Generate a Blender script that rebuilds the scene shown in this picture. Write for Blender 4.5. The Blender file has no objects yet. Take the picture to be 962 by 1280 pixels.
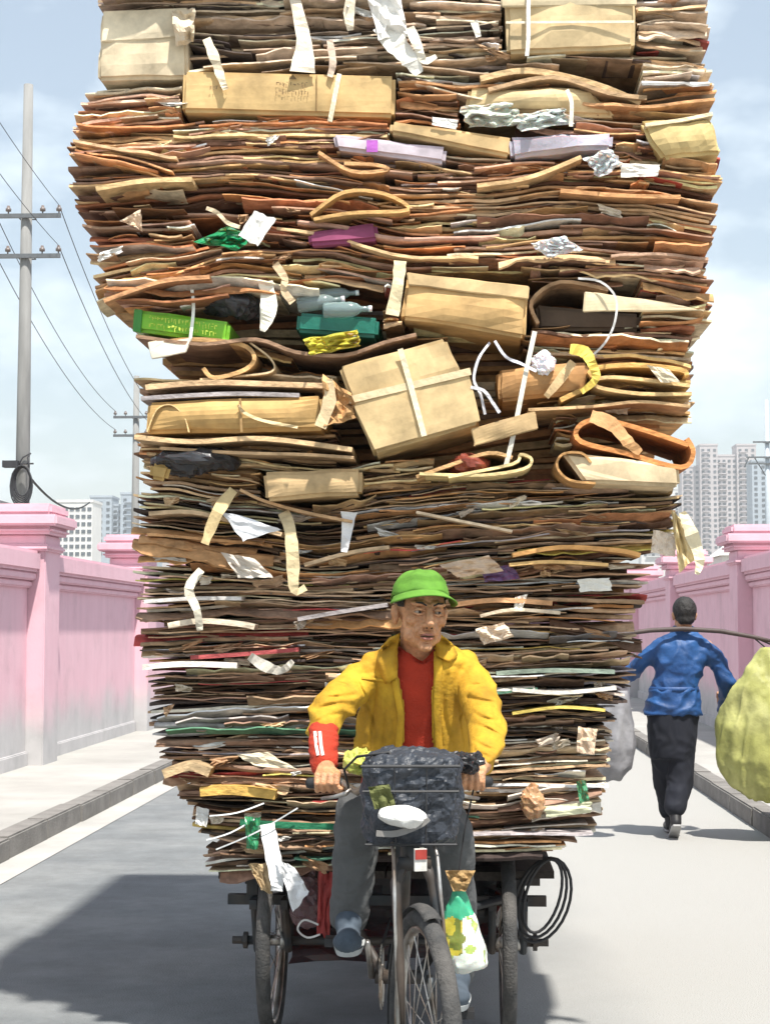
import bpy, bmesh, math, random
from mathutils import Vector, Matrix, Euler, noise
from mathutils.kdtree import KDTree
from mathutils.bvhtree import BVHTree
R = random.Random(7)
SC = bpy.context.scene
COL = SC.collection
rad = math.radians

# ------------------------------------------------------------------ camera
F = 2089.0                       # focal length in photograph pixels (962 x 1280)
CAM = Vector((0.0, 0.0, 1.45))
PITCH, YAW = math.atan(145 / F), math.atan(94 / F)
cd = bpy.data.cameras.new('camera')
cd.sensor_fit = 'VERTICAL'; cd.sensor_height = 36.0; cd.sensor_width = 27.05
cd.lens = F / 1280 * 36.0
cd.clip_start = 0.05; cd.clip_end = 20000
cam = bpy.data.objects.new('camera', cd); COL.objects.link(cam)
cam.location = CAM; cam.rotation_euler = (math.pi / 2 + PITCH, 0, YAW)
SC.camera = cam
CR = Euler((math.pi / 2 + PITCH, 0, YAW)).to_matrix()

def at(u, v, Y):
    """world point on the plane y = Y that shows at photograph pixel (u, v)"""
    d = CR @ Vector(((u - 481) / F, -(v - 640) / F, -1.0))
    return CAM + d * (Y / d.y)

# ------------------------------------------------------------------ light, sky, exposure
SUN = Vector((0.21, -0.44, 1.0)).normalized()
sl = bpy.data.lights.new('sun', 'SUN'); sl.energy = 5.0; sl.angle = rad(1.6); sl.color = (1.0, 0.95, 0.87)
so = bpy.data.objects.new('sun', sl); COL.objects.link(so)
so.rotation_euler = SUN.to_track_quat('Z', 'Y').to_euler(); so.location = (3, -6, 14)
W = bpy.data.worlds.new('World'); SC.world = W; W.use_nodes = True
wn, wl = W.node_tree.nodes, W.node_tree.links
wn.clear()
wo = wn.new('ShaderNodeOutputWorld'); bg = wn.new('ShaderNodeBackground')
sky = wn.new('ShaderNodeTexSky'); sky.sky_type = 'NISHITA'; sky.sun_disc = False
sky.sun_elevation = math.asin(SUN.z); sky.sun_rotation = math.atan2(SUN.x, SUN.y)
sky.air_density = 1.25; sky.dust_density = 0.5; sky.ozone_density = 0.55; sky.altitude = 0
tc = wn.new('ShaderNodeTexCoord'); mp = wn.new('ShaderNodeMapping'); mp.inputs['Scale'].default_value = (1, 1, 2.2)
mp.inputs['Location'].default_value = (0.35, 0.2, 0.42)
nz = wn.new('ShaderNodeTexNoise'); nz.inputs['Scale'].default_value = 5.2; nz.inputs['Detail'].default_value = 5; nz.inputs['Roughness'].default_value = 0.55
cr = wn.new('ShaderNodeValToRGB'); cr.color_ramp.elements[0].position = 0.44; cr.color_ramp.elements[1].position = 0.64
mx = wn.new('ShaderNodeMix'); mx.data_type = 'RGBA'
mx.inputs['B'].default_value = (9.9, 11.0, 11.5, 1)
mul = wn.new('ShaderNodeMath'); mul.operation = 'MULTIPLY_ADD'; mul.inputs[1].default_value = 0.68; mul.inputs[2].default_value = 0.20
wl.new(tc.outputs['Generated'], mp.inputs['Vector']); wl.new(mp.outputs[0], nz.inputs['Vector'])
wl.new(nz.outputs['Fac'], cr.inputs[0]); wl.new(cr.outputs[0], mul.inputs[0]); wl.new(mul.outputs[0], mx.inputs['Factor'])
wl.new(sky.outputs[0], mx.inputs['A']); wl.new(mx.outputs['Result'], bg.inputs[0]); bg.inputs[1].default_value = 0.080
wl.new(bg.outputs[0], wo.inputs[0])
SC.view_settings.view_transform = 'Standard'; SC.view_settings.look = 'None'
SC.view_settings.gamma = 1.0; SC.view_settings.use_curve_mapping = False
SC.view_settings.exposure = 0.78

# ------------------------------------------------------------------ materials
MATS = {}
def mat(name, col=(0.5, 0.5, 0.5), rough=0.8, var=0.25, scale=6.0, bump=0.0, bscale=60.0, metal=0.0,
        trans=0.0, attr=False, stretch=(1, 1, 1), col2=None, spec=0.4, alpha=1.0):
    if name in MATS: return MATS[name]
    m = bpy.data.materials.new(name); m.use_nodes = True
    n, l = m.node_tree.nodes, m.node_tree.links
    b = n['Principled BSDF']
    b.inputs['Roughness'].default_value = rough; b.inputs['Metallic'].default_value = metal
    b.inputs['Specular IOR Level'].default_value = spec
    if trans: b.inputs['Transmission Weight'].default_value = trans
    if alpha < 1: b.inputs['Alpha'].default_value = alpha
    t = n.new('ShaderNodeTexCoord'); mpn = n.new('ShaderNodeMapping'); mpn.inputs['Scale'].default_value = stretch
    l.new(t.outputs['Object'], mpn.inputs['Vector'])
    z = n.new('ShaderNodeTexNoise'); z.inputs['Scale'].default_value = scale; z.inputs['Detail'].default_value = 6
    z.inputs['Roughness'].default_value = 0.62
    oi = n.new('ShaderNodeObjectInfo')
    add = n.new('ShaderNodeVectorMath'); add.operation = 'ADD'
    l.new(mpn.outputs[0], add.inputs[0]); l.new(oi.outputs['Random'], add.inputs[1]); l.new(add.outputs[0], z.inputs['Vector'])
    mr = n.new('ShaderNodeMapRange'); mr.inputs['From Min'].default_value = 0.3; mr.inputs['From Max'].default_value = 0.7
    mr.inputs['To Min'].default_value = 1 - var; mr.inputs['To Max'].default_value = 1 + var * 0.6
    l.new(z.outputs['Fac'], mr.inputs['Value'])
    vm = n.new('ShaderNodeVectorMath'); vm.operation = 'SCALE'
    if attr:
        a = n.new('ShaderNodeAttribute'); a.attribute_name = 'tint'; l.new(a.outputs['Color'], vm.inputs[0])
    elif col2:
        z2 = n.new('ShaderNodeTexNoise'); z2.inputs['Scale'].default_value = scale * 0.45; z2.inputs['Detail'].default_value = 4
        l.new(add.outputs[0], z2.inputs['Vector'])
        rp = n.new('ShaderNodeMapRange'); rp.inputs['From Min'].default_value = 0.42; rp.inputs['From Max'].default_value = 0.6
        l.new(z2.outputs['Fac'], rp.inputs['Value'])
        mm = n.new('ShaderNodeMix'); mm.data_type = 'RGBA'; mm.inputs['A'].default_value = (*col, 1); mm.inputs['B'].default_value = (*col2, 1)
        l.new(rp.outputs[0], mm.inputs['Factor']); l.new(mm.outputs['Result'], vm.inputs[0])
    else:
        vm.inputs[0].default_value = col
    l.new(mr.outputs[0], vm.inputs['Scale']); l.new(vm.outputs[0], b.inputs['Base Color'])
    if bump:
        zb = n.new('ShaderNodeTexNoise'); zb.inputs['Scale'].default_value = bscale; zb.inputs['Detail'].default_value = 4
        l.new(add.outputs[0], zb.inputs['Vector'])
        bn = n.new('ShaderNodeBump'); bn.inputs['Strength'].default_value = bump; bn.inputs['Distance'].default_value = 0.01
        l.new(zb.outputs['Fac'], bn.inputs['Height']); l.new(bn.outputs[0], b.inputs['Normal'])
    MATS[name] = m
    return m

CARD = mat('cardboard', rough=0.85, var=0.5, scale=14, bump=0.5, bscale=40, attr=True, stretch=(1.0, 1, 2.0), spec=0.3)
CARTON = mat('carton_board', rough=0.75, var=0.40, scale=7, bump=0.35, bscale=12, attr=True, spec=0.3)
PAPER = mat('torn_paper', rough=0.8, var=0.2, scale=14, bump=0.5, bscale=40, attr=True)
PLAST = mat('thin_plastic', rough=0.35, var=0.15, scale=10, bump=0.4, bscale=30, attr=True)

_b = PLAST.node_tree.nodes['Principled BSDF']; _b.inputs['Subsurface Weight'].default_value = .35; _b.inputs['Subsurface Scale'].default_value = .02
# ------------------------------------------------------------------ object helpers
WL = {}
def wloc(o): return WL[o.name] if o is not None else Vector((0, 0, 0))
def tag(o, label=None, cat=None, group=None, kind=None):
    if label: o['label'] = label
    if cat: o['category'] = cat
    if group: o['group'] = group
    if kind: o['kind'] = kind
    return o
def empty(name, loc, label, cat, group=None):
    o = bpy.data.objects.new(name, None); COL.objects.link(o); o.location = loc; o.empty_display_size = 0.1
    WL[o.name] = Vector(loc)
    return tag(o, label, cat, group)
def link_mesh(name, me, parent=None, origin=None):
    """me is in world coordinates; the origin goes to its base"""
    if origin is None:
        xs = [v.co for v in me.vertices]
        origin = Vector((sum(c.x for c in xs) / len(xs), sum(c.y for c in xs) / len(xs), min(c.z for c in xs)))
    me.transform(Matrix.Translation(-origin))
    o = bpy.data.objects.new(name, me); COL.objects.link(o)
    WL[o.name] = origin
    if parent is not None:
        o.parent = parent; o.location = origin - wloc(parent)
    else: o.location = origin
    return o
class MB:
    def __init__(s): s.V = []; s.F = []; s.T = []
    def add(s, V, Fs, tint=None):
        b = len(s.V); s.V += [Vector(v) for v in V]
        for i, f in enumerate(Fs):
            s.F.append(tuple(b + k for k in f))
            s.T.append(tint[i] if isinstance(tint, list) else tint)
        return s
    def mesh(s, name, m, smooth=False):
        me = bpy.data.meshes.new(name); me.from_pydata(s.V, [], s.F)
        if m: me.materials.append(m)
        if any(t is not None for t in s.T):
            a = me.attributes.new('tint', 'FLOAT_COLOR', 'FACE')
            buf = []
            for t in s.T: t = t or (0.5, 0.5, 0.5); buf += [t[0], t[1], t[2], 1.0]
            a.data.foreach_set('color', buf)
        if smooth: me.polygons.foreach_set('use_smooth', [True] * len(me.polygons))
        me.update(); return me
    def build(s, name, m, parent=None, smooth=False, origin=None):
        return link_mesh(name, s.mesh(name, m, smooth), parent, origin)

# shapes ------------------------------------------------------------
def box(mb, c0, c1, tint=None, M=None):
    x0, y0, z0 = c0; x1, y1, z1 = c1
    V = [(x0, y0, z0), (x1, y0, z0), (x1, y1, z0), (x0, y1, z0), (x0, y0, z1), (x1, y0, z1), (x1, y1, z1), (x0, y1, z1)]
    if M is not None: V = [M @ Vector(v) for v in V]
    mb.add(V, [(3, 2, 1, 0), (4, 5, 6, 7), (0, 1, 5, 4), (1, 2, 6, 5), (2, 3, 7, 6), (3, 0, 4, 7)], tint); return mb
def hexa(mb, P, tint=None):
    mb.add(P, [(3, 2, 1, 0), (4, 5, 6, 7), (0, 1, 5, 4), (1, 2, 6, 5), (2, 3, 7, 6), (3, 0, 4, 7)], tint); return mb
def frame_of(d):
    d = d.normalized(); a = Vector((0, 0, 1)) if abs(d.z) < 0.9 else Vector((1, 0, 0))
    x = d.cross(a).normalized(); return x, d.cross(x).normalized()
def tube(mb, pts, r, seg=8, tint=None, closed=False):
    pts = [Vector(p) for p in pts]; n = len(pts)
    rr = r if isinstance(r, (list, tuple)) else [r] * n
    V = []; Fs = []; px = None
    for i, p in enumerate(pts):
        a = pts[(i - 1) % n] if (i or closed) else p; b = pts[(i + 1) % n] if (i < n - 1 or closed) else p
        d = (b - a).normalized()
        if px is None: px, py = frame_of(d)
        else:
            px = (px - d * px.dot(d)).normalized(); py = d.cross(px)
        for k in range(seg):
            t = 2 * math.pi * k / seg
            V.append(p + (px * math.cos(t) + py * math.sin(t)) * rr[i])
    for i in range(n if closed else n - 1):
        j = (i + 1) % n
        for k in range(seg):
            k2 = (k + 1) % seg
            Fs.append((i * seg + k, i * seg + k2, j * seg + k2, j * seg + k))
    if not closed:
        Fs.append(tuple(range(seg - 1, -1, -1))); Fs.append(tuple((n - 1) * seg + k for k in range(seg)))
    mb.add(V, Fs, tint); return mb
def ellip(mb, c, r, M=None, seg=16, rings=10, tint=None):
    c = Vector(c); V = []; Fs = []
    r = (r, r, r) if not isinstance(r, (tuple, list)) else r
    for i in range(rings + 1):
        ph = math.pi * i / rings
        for k in range(seg):
            t = 2 * math.pi * k / seg
            v = Vector((r[0] * math.sin(ph) * math.cos(t), r[1] * math.sin(ph) * math.sin(t), r[2] * math.cos(ph)))
            V.append(c + (M @ v if M is not None else v))
    for i in range(rings):
        for k in range(seg):
            k2 = (k + 1) % seg
            Fs.append((i * seg + k, (i + 1) * seg + k, (i + 1) * seg + k2, i * seg + k2))
    mb.add(V, Fs, tint); return mb
def caps(mb, a, b, ra, rb, seg=14):
    """tapered limb with round ends"""
    a, b = Vector(a), Vector(b); d = (b - a)
    if d.length < 1e-5: return ellip(mb, a, ra)
    u = d.normalized(); pts = []; rr = []
    for t in (90, 65, 40, 18): pts.append(a - u * ra * math.sin(rad(t))); rr.append(max(ra * math.cos(rad(t)), 1e-4))
    pts.append(a); rr.append(ra); pts.append(b); rr.append(rb)
    for t in (18, 40, 65, 90): pts.append(b + u * rb * math.sin(rad(t))); rr.append(max(rb * math.cos(rad(t)), 1e-4))
    return tube(mb, pts, rr, seg)
def chain(mb, pts, rr, seg=14):
    for i in range(len(pts) - 1): caps(mb, pts[i], pts[i + 1], rr[i], rr[i + 1], seg)
    return mb
def loft(mb, rings, seg=28, p=2.0):
    """closed body from rings (cx, cy, z, rx, ry), squarish for p > 2"""
    V = []; Fs = []
    for (cx, cy, z, rx, ry) in rings:
        for k in range(seg):
            t = 2 * math.pi * k / seg; c, s = math.cos(t), math.sin(t)
            q = (abs(c) ** p + abs(s) ** p) ** (-1 / p)
            V.append((cx + rx * c * q, cy + ry * s * q, z))
    n = len(rings)
    for i in range(n - 1):
        for k in range(seg):
            k2 = (k + 1) % seg; Fs.append((i * seg + k, i * seg + k2, (i + 1) * seg + k2, (i + 1) * seg + k))
    Fs.append(tuple(range(seg - 1, -1, -1))); Fs.append(tuple((n - 1) * seg + k for k in range(seg)))
    mb.add(V, Fs); return mb
def evaluated(me, mods):
    o = bpy.data.objects.new('work', me); COL.objects.link(o)
    for typ, kw in mods:
        md = o.modifiers.new(typ, typ)
        for k, v in kw.items(): setattr(md, k, v)
    dg = bpy.context.evaluated_depsgraph_get()
    r = bpy.data.meshes.new_from_object(o.evaluated_get(dg))
    bpy.data.objects.remove(o); return r
def fuse(mb, voxel, smooth=4, fac=0.5):
    me = mb.mesh('fuse', None)
    return evaluated(me, [('REMESH', dict(mode='VOXEL', voxel_size=voxel, use_smooth_shade=True)),
                          ('SMOOTH', dict(iterations=smooth, factor=fac))])
def dents(me, lst):
    """lst of (centre, radius, push vector): soft local pushes of a surface"""
    kd = KDTree(len(me.vertices))
    for v in me.vertices: kd.insert(v.co, v.index)
    kd.balance(); mv = {}
    for c, r, d in lst:
        for co, ix, dist in kd.find_range(c, r * 2.0):
            q = dist / r; mv[ix] = mv.get(ix, Vector()) + d * math.exp(-q * q * 1.6)
    for ix, d in mv.items(): me.vertices[ix].co += d
def wrinkle(me, amp, sc, stretch=(1, 1, 1), ridge=True, seed=0.0, zmask=None):
    me.update(); nn = [v.normal.copy() for v in me.vertices]
    for v, nrm in zip(me.vertices, nn):
        p = Vector((v.co.x * stretch[0], v.co.y * stretch[1], v.co.z * stretch[2])) * sc + Vector((seed, seed * 2.1, 0))
        w = Vector((noise.noise(p * 0.6 + Vector((9, 3, 1))), noise.noise(p * 0.6), noise.noise(p * 0.6 + Vector((4, 7, 2)))))
        f = noise.noise(p + w * 0.9)
        if ridge: f = 0.55 - abs(f) * 2.2
        k = zmask(v.co) if zmask else 1
        v.co += nrm * (f * amp * k)
def finish(name, me, m, parent, smooth=True):
    me.materials.clear(); me.materials.append(m)
    if smooth: me.polygons.foreach_set('use_smooth', [True] * len(me.polygons))
    return link_mesh(name, me, parent)

def lerp_tab(tab, y):
    if y <= tab[0][0]: return tab[0][1]
    for (a, b), (c, d) in zip(tab, tab[1:]):
        if y <= c: return b + (d - b) * (y - a) / (c - a)
    return tab[-1][1]

# ================================================================== the setting
M_ROAD = mat("road_concrete", (0.158, 0.170, 0.176), 0.9, 0.30, 3.0, 0.6, 140, col2=(0.192, 0.203, 0.206))
M_PAVE = mat("pavement_concrete", (0.36, 0.355, 0.335), 0.9, 0.14, 1.5, 0.3, 70, col2=(0.32, 0.315, 0.295))
M_KERB = mat('kerb_stone', (0.19, 0.182, 0.17), 0.9, 0.3, 5, 0.5, 60)
M_GUTTER = mat("gutter_concrete", (0.38, 0.37, 0.35), 0.9, 0.16, 2, 0.3, 70)
M_EARTH = mat('earth', (0.30, 0.28, 0.24), 0.95, 0.3, 0.05)
def sheet_obj(name, x0, x1, y0, y1, z, m, ny=1):
    V = []; Fs = []
    for i in range(ny + 1):
        y = y0 + (y1 - y0) * i / ny; V += [(x0, y, z), (x1, y, z)]
        if i: Fs.append((2 * i - 2, 2 * i - 1, 2 * i + 1, 2 * i))
    return MB().add(V, Fs).build(name, m, origin=Vector((0, 0, 0)))
tag(sheet_obj('ground', -2500, 2500, -300, 3000, -0.012, M_EARTH), 'wide bare ground reaching to the horizon', 'ground', kind='structure')
_n, _l = M_ROAD.node_tree.nodes, M_ROAD.node_tree.links
for _q in _n:
    if _q.type == 'TEX_NOISE' and abs(_q.inputs['Scale'].default_value - 3.0) < .01: _q.inputs['Detail'].default_value = 13; _q.inputs['Roughness'].default_value = 0.8
_g = _n.new('ShaderNodeNewGeometry'); _s = _n.new('ShaderNodeSeparateXYZ'); _l.new(_g.outputs['Position'], _s.inputs[0])
_z = _n.new('ShaderNodeTexNoise'); _z.inputs['Scale'].default_value = 0.7; _l.new(_g.outputs['Position'], _z.inputs['Vector'])
_a = _n.new('ShaderNodeMath'); _a.operation = 'MULTIPLY_ADD'; _a.inputs[1].default_value = 1.1; _l.new(_z.outputs['Fac'], _a.inputs[0]); _l.new(_s.outputs['X'], _a.inputs[2])
_r = _n.new('ShaderNodeMapRange'); _r.inputs['From Min'].default_value = 0.2; _r.inputs['From Max'].default_value = 1.3; _l.new(_a.outputs[0], _r.inputs['Value'])
_m = _n.new('ShaderNodeMix'); _m.data_type = 'RGBA'; _b = _n['Principled BSDF']; _src = _b.inputs['Base Color'].links[0].from_socket
_m.inputs['B'].default_value = (0.325, 0.322, 0.308, 1); _l.new(_src, _m.inputs['A']); _l.new(_r.outputs[0], _m.inputs['Factor']); _l.new(_m.outputs['Result'], _b.inputs['Base Color'])
tag(sheet_obj('road', -2.86, 2.16, -30, 160, 0.0, M_ROAD, 40), 'pale grey concrete road between two kerbs', 'road', kind='structure')
tag(sheet_obj('gutter_strip', -2.86, -2.60, -30, 160, 0.004, M_GUTTER), 'pale concrete gutter strip along the kerb of the wider footway', 'gutter', kind='structure')
def pavement(name, xa, xb, xk, label):
    mb = MB(); box(mb, (xa, -30, -0.01), (xb, 160, 0.125))
    p = tag(mb.build(name, M_PAVE, origin=Vector((0, 0, 0))), label, 'pavement', kind='structure')
    k0 = None
    for i in range(44):
        y = -2 + i * 1.0
        if k0 is None:
            b = bmesh.new(); bmesh.ops.create_cube(b, size=1)
            for v in b.verts: v.co = Vector((v.co.x * 0.16, v.co.y * 0.988, v.co.z * 0.17 + 0.055))
            bmesh.ops.bevel(b, geom=b.edges[:], offset=0.012, segments=2, affect='EDGES')
            me = bpy.data.meshes.new('kerb_stone'); b.to_mesh(me); b.free(); me.materials.append(M_KERB); k0 = me
        o = bpy.data.objects.new('kerb_stone', k0); COL.objects.link(o); o.parent = p
        o.location = (xk + R.uniform(-.006, .006), y, R.uniform(-.006, .004)); o.rotation_euler = (0, R.uniform(-.02, .02), R.uniform(-.006, .006))
    mb = MB(); box(mb, (xk - .08, 42.5, -0.01), (xk + .08, 160, 0.14)); o = mb.build('kerb', M_KERB, p)
    return p
pavement('pavement', -4.6, -2.99, -2.91, 'pale footway at the foot of the wall with the capped pillars and utility pole')
pavement('pavement', 2.29, 3.8, 2.21, 'pale footway the blue-jacketed walker goes along')

def wall_mat():
    m = bpy.data.materials.new('pink_render'); m.use_nodes = True
    n, l = m.node_tree.nodes, m.node_tree.links; b = n['Principled BSDF']; b.inputs['Roughness'].default_value = 0.9
    g = n.new('ShaderNodeNewGeometry'); sp = n.new('ShaderNodeSeparateXYZ'); l.new(g.outputs['Position'], sp.inputs[0])
    z = n.new('ShaderNodeTexNoise'); z.inputs['Scale'].default_value = 1.3; z.inputs['Detail'].default_value = 6; l.new(g.outputs['Position'], z.inputs['Vector'])
    ma = n.new('ShaderNodeMath'); ma.operation = 'MULTIPLY_ADD'; ma.inputs[1].default_value = -0.55; l.new(z.outputs['Fac'], ma.inputs[0]); l.new(sp.outputs['Z'], ma.inputs[2])
    mr = n.new('ShaderNodeMapRange'); mr.inputs['From Min'].default_value = 0.10; mr.inputs['From Max'].default_value = 0.62; mr.interpolation_type = 'SMOOTHSTEP'
    l.new(ma.outputs[0], mr.inputs['Value'])
    z2 = n.new('ShaderNodeTexNoise'); z2.inputs['Scale'].default_value = 3.5; z2.inputs['Detail'].default_value = 7; l.new(g.outputs['Position'], z2.inputs['Vector'])
    pk = n.new('ShaderNodeMix'); pk.data_type = 'RGBA'; pk.inputs['A'].default_value = (0.65, 0.385, 0.45, 1); pk.inputs['B'].default_value = (0.715, 0.47, 0.53, 1)
    l.new(z2.outputs['Fac'], pk.inputs['Factor'])
    gy = n.new('ShaderNodeMix'); gy.data_type = 'RGBA'; gy.inputs['A'].default_value = (0.36, 0.36, 0.365, 1); gy.inputs['B'].default_value = (0.54, 0.525, 0.525, 1)
    l.new(z2.outputs['Fac'], gy.inputs['Factor'])
    # vertical run-off streaks
    mpn = n.new('ShaderNodeMapping'); mpn.inputs['Scale'].default_value = (7, 7, 0.5); l.new(g.outputs['Position'], mpn.inputs['Vector'])
    z3 = n.new('ShaderNodeTexNoise'); z3.inputs['Scale'].default_value = 1.0; z3.inputs['Detail'].default_value = 5; l.new(mpn.outputs[0], z3.inputs['Vector'])
    m3 = n.new('ShaderNodeMapRange'); m3.inputs['From Min'].default_value = 0.3; m3.inputs['From Max'].default_value = 0.65; m3.inputs['To Min'].default_value = 0.97; m3.inputs['To Max'].default_value = 1.03
    l.new(z3.outputs['Fac'], m3.inputs['Value'])
    fx = n.new('ShaderNodeMix'); fx.data_type = 'RGBA'; l.new(mr.outputs[0], fx.inputs['Factor']); l.new(gy.outputs['Result'], fx.inputs['A']); l.new(pk.outputs['Result'], fx.inputs['B'])
    sc = n.new('ShaderNodeVectorMath'); sc.operation = 'SCALE'; l.new(fx.outputs['Result'], sc.inputs[0]); l.new(m3.outputs[0], sc.inputs['Scale'])
    z5 = n.new('ShaderNodeTexNoise'); z5.inputs['Scale'].default_value = 1.7; z5.inputs['Detail'].default_value = 10; z5.inputs['Roughness'].default_value = 0.68; l.new(g.outputs['Position'], z5.inputs['Vector'])
    m5 = n.new('ShaderNodeMapRange'); m5.inputs['From Min'].default_value = 0.52; m5.inputs['From Max'].default_value = 0.68; m5.inputs['To Min'].default_value = 1.0; m5.inputs['To Max'].default_value = 0.86; l.new(z5.outputs['Fac'], m5.inputs['Value'])
    s5 = n.new('ShaderNodeVectorMath'); s5.operation = 'SCALE'; l.new(sc.outputs[0], s5.inputs[0]); l.new(m5.outputs[0], s5.inputs['Scale'])
    l.new(s5.outputs[0], b.inputs['Base Color'])
    bn = n.new('ShaderNodeBump'); bn.inputs['Strength'].default_value = 0.12; bn.inputs['Distance'].default_value = 0.01
    z4 = n.new('ShaderNodeTexNoise'); z4.inputs['Scale'].default_value = 35; l.new(g.outputs['Position'], z4.inputs['Vector']); l.new(z4.outputs['Fac'], bn.inputs['Height']); l.new(bn.outputs[0], b.inputs['Normal'])
    return m
M_WALL = wall_mat()
def bevel_box(c0, c1, off=0.012):
    b = bmesh.new(); bmesh.ops.create_cube(b, size=1)
    for v in b.verts:
        v.co = Vector([c0[i] + (c1[i] - c0[i]) * (v.co[i] + .5) for i in range(3)])
    bmesh.ops.bevel(b, geom=b.edges[:], offset=off, segments=2, affect='EDGES')
    me = bpy.data.meshes.new('block'); b.to_mesh(me); b.free(); return me
def boundary_wall(xf, s, ys, label, top=2.2):
    """xf: face toward the road, s: +1 when the wall lies toward +x of it"""
    w = empty('boundary_wall', (xf, ys[0], 0.12), label, 'wall')
    def blk(name, xa, xb, y0, y1, z0, z1, par, off=.012):
        me = bevel_box((min(xa, xb), y0, z0), (max(xa, xb), y1, z1), off); me.materials.append(M_WALL)
        return link_mesh(name, me, par)
    for i, y in enumerate(ys):
        p = blk('pillar', xf - s * .17, xf + s * .34, y - .30, y + .30, 0.10, 2.36, w)
        blk('neck_moulding', xf - s * .215, xf + s * .385, y - .345, y + .345, 2.20, 2.262, p, .02)
        blk('cap_moulding', xf - s * .25, xf + s * .42, y - .38, y + .38, 2.362, 2.44, p, .03)
        c = blk('cap', xf - s * .31, xf + s * .48, y - .44, y + .44, 2.442, 2.55, p, .02)
        blk('cap_top', xf - s * .24, xf + s * .41, y - .37, y + .37, 2.551, 2.66, p, .03)
        if i + 1 < len(ys):
            a, b2 = y + .302, ys[i + 1] - .302
            q = blk('wall_panel', xf, xf + s * .2, a, b2, 0.10, top - .12, w)
            blk('moulding', xf - s * .045, xf + s * .1, a, b2, top - .36, top - .29, q, .015)
            blk('moulding', xf - s * .085, xf + s * .1, a, b2, top - .288, top - .21, q, .015)
            blk('coping', xf - s * .13, xf + s * .33, a, b2, top - .208, top, w, .03)
            blk('plinth', xf - s * .03, xf + s * .1, a, b2, 0.10, 0.26, w, .012)
    return w
boundary_wall(-4.2, -1, [5.6 + 5.4 * i for i in range(22)], 'faded pink rendered wall with stepped pillar caps beside the tall utility pole')
boundary_wall(3.4, 1, [7.4 + 6.3 * i for i in range(19)], 'faded pink rendered wall with stepped pillar caps past the blue-jacketed walker', 2.28)

# ---- far buildings
M_GLASS = mat('window_glass', (0.07, 0.085, 0.10), 0.25, 0.3, 0.3)
def tower(name, Y, blocks, m, label, floor, vmax=705, win=(1.5, 1.4), balc=True, cat='building'):
    """blocks: (u0, u1, vtop, setback, columns) in photograph pixels at distance Y"""
    k = F / Y; u0 = min(b[0] for b in blocks); u1 = max(b[1] for b in blocks)
    base = at((u0 + u1) / 2, 785, Y); base.z = 0
    t = empty(name, base, label, cat)
    b = bmesh.new(); bmesh.ops.create_cube(b, size=1)
    for v in b.verts: v.co = Vector((v.co.x * win[0], v.co.y * 0.3, v.co.z * win[1]))
    wm = bpy.data.meshes.new('window'); b.to_mesh(wm); b.free(); wm.materials.append(M_GLASS)
    for (a, c, vt, sb, nc) in blocks:
        p0 = at(a, vt, Y); p1 = at(c, vt, Y); zt = p0.z
        mb = MB(); box(mb, (p0.x, Y + sb, -0.01), (p1.x, Y + sb + 16, zt)); wall = mb.build('wall', m, t)
        mb = MB(); box(mb, (p0.x - .3, Y + sb - .3, zt + .02), (p1.x + .3, Y + sb + 16.3, zt + 1.0)); mb.build('parapet', m, t)
        zlow = at(a, vmax, Y).z; nf = int((zt - 2 - zlow) / floor)
        for f in range(nf):
            z = zt - 2.6 - f * floor
            for q in range(nc):
                x = p0.x + (p1.x - p0.x) * (q + .5) / nc
                o = bpy.data.objects.new('window', wm); COL.objects.link(o); o.parent = t
                o.location = Vector((x, Y + sb - .05, z)) - base
            if balc and f % 1 == 0:
                mb = MB(); box(mb, (p0.x + (p1.x - p0.x) * .12, Y + sb - 1.3, z - floor * .42), (p0.x + (p1.x - p0.x) * .5, Y + sb - .02, z - floor * .25)); mb.build('balcony', m, t)
    return t
M_TWR = mat('tower_render', (0.45, 0.41, 0.41), 0.9, 0.15, 0.05)
M_TWB = mat('tower_tile', (0.33, 0.38, 0.43), 0.8, 0.15, 0.05)
M_APT = mat('apartment_render', (0.66, 0.65, 0.63), 0.9, 0.15, 0.06)
tower('apartment_tower', 930, [(853, 876, 583, 6, 3), (874, 896, 557, 0, 3), (895, 921, 570, 2, 4), (920, 944, 557, 0, 3)], M_TWR,
      'grey high-rise block with stepped roof above the pink wall', 3.0)
tower('glass_tower', 820, [(939, 985, 577, 0, 5)], M_TWB, 'blue grey high-rise with rows of bands behind the steel mast', 2.7, balc=False)
tower('apartment_block', 620, [(72, 116, 628, 0, 6)], M_APT, 'white apartment block with small dark windows beyond the wall', 2.8, balc=False)
tower('apartment_block', 760, [(113, 140, 622, 0, 3), (139, 152, 632, 4, 2), (151, 196, 618, 0, 4)], M_TWB,
      'grey apartment block with stacked balconies beyond the wall', 2.9)
tower('apartment_block', 900, [(200, 300, 640, 0, 6)], M_TWR, 'low grey apartment block glimpsed beside the load', 3.0)
tower('apartment_block', 990, [(800, 850, 612, 0, 5)], M_APT, 'pale apartment block beside the stepped high-rise', 3.0)
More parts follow.
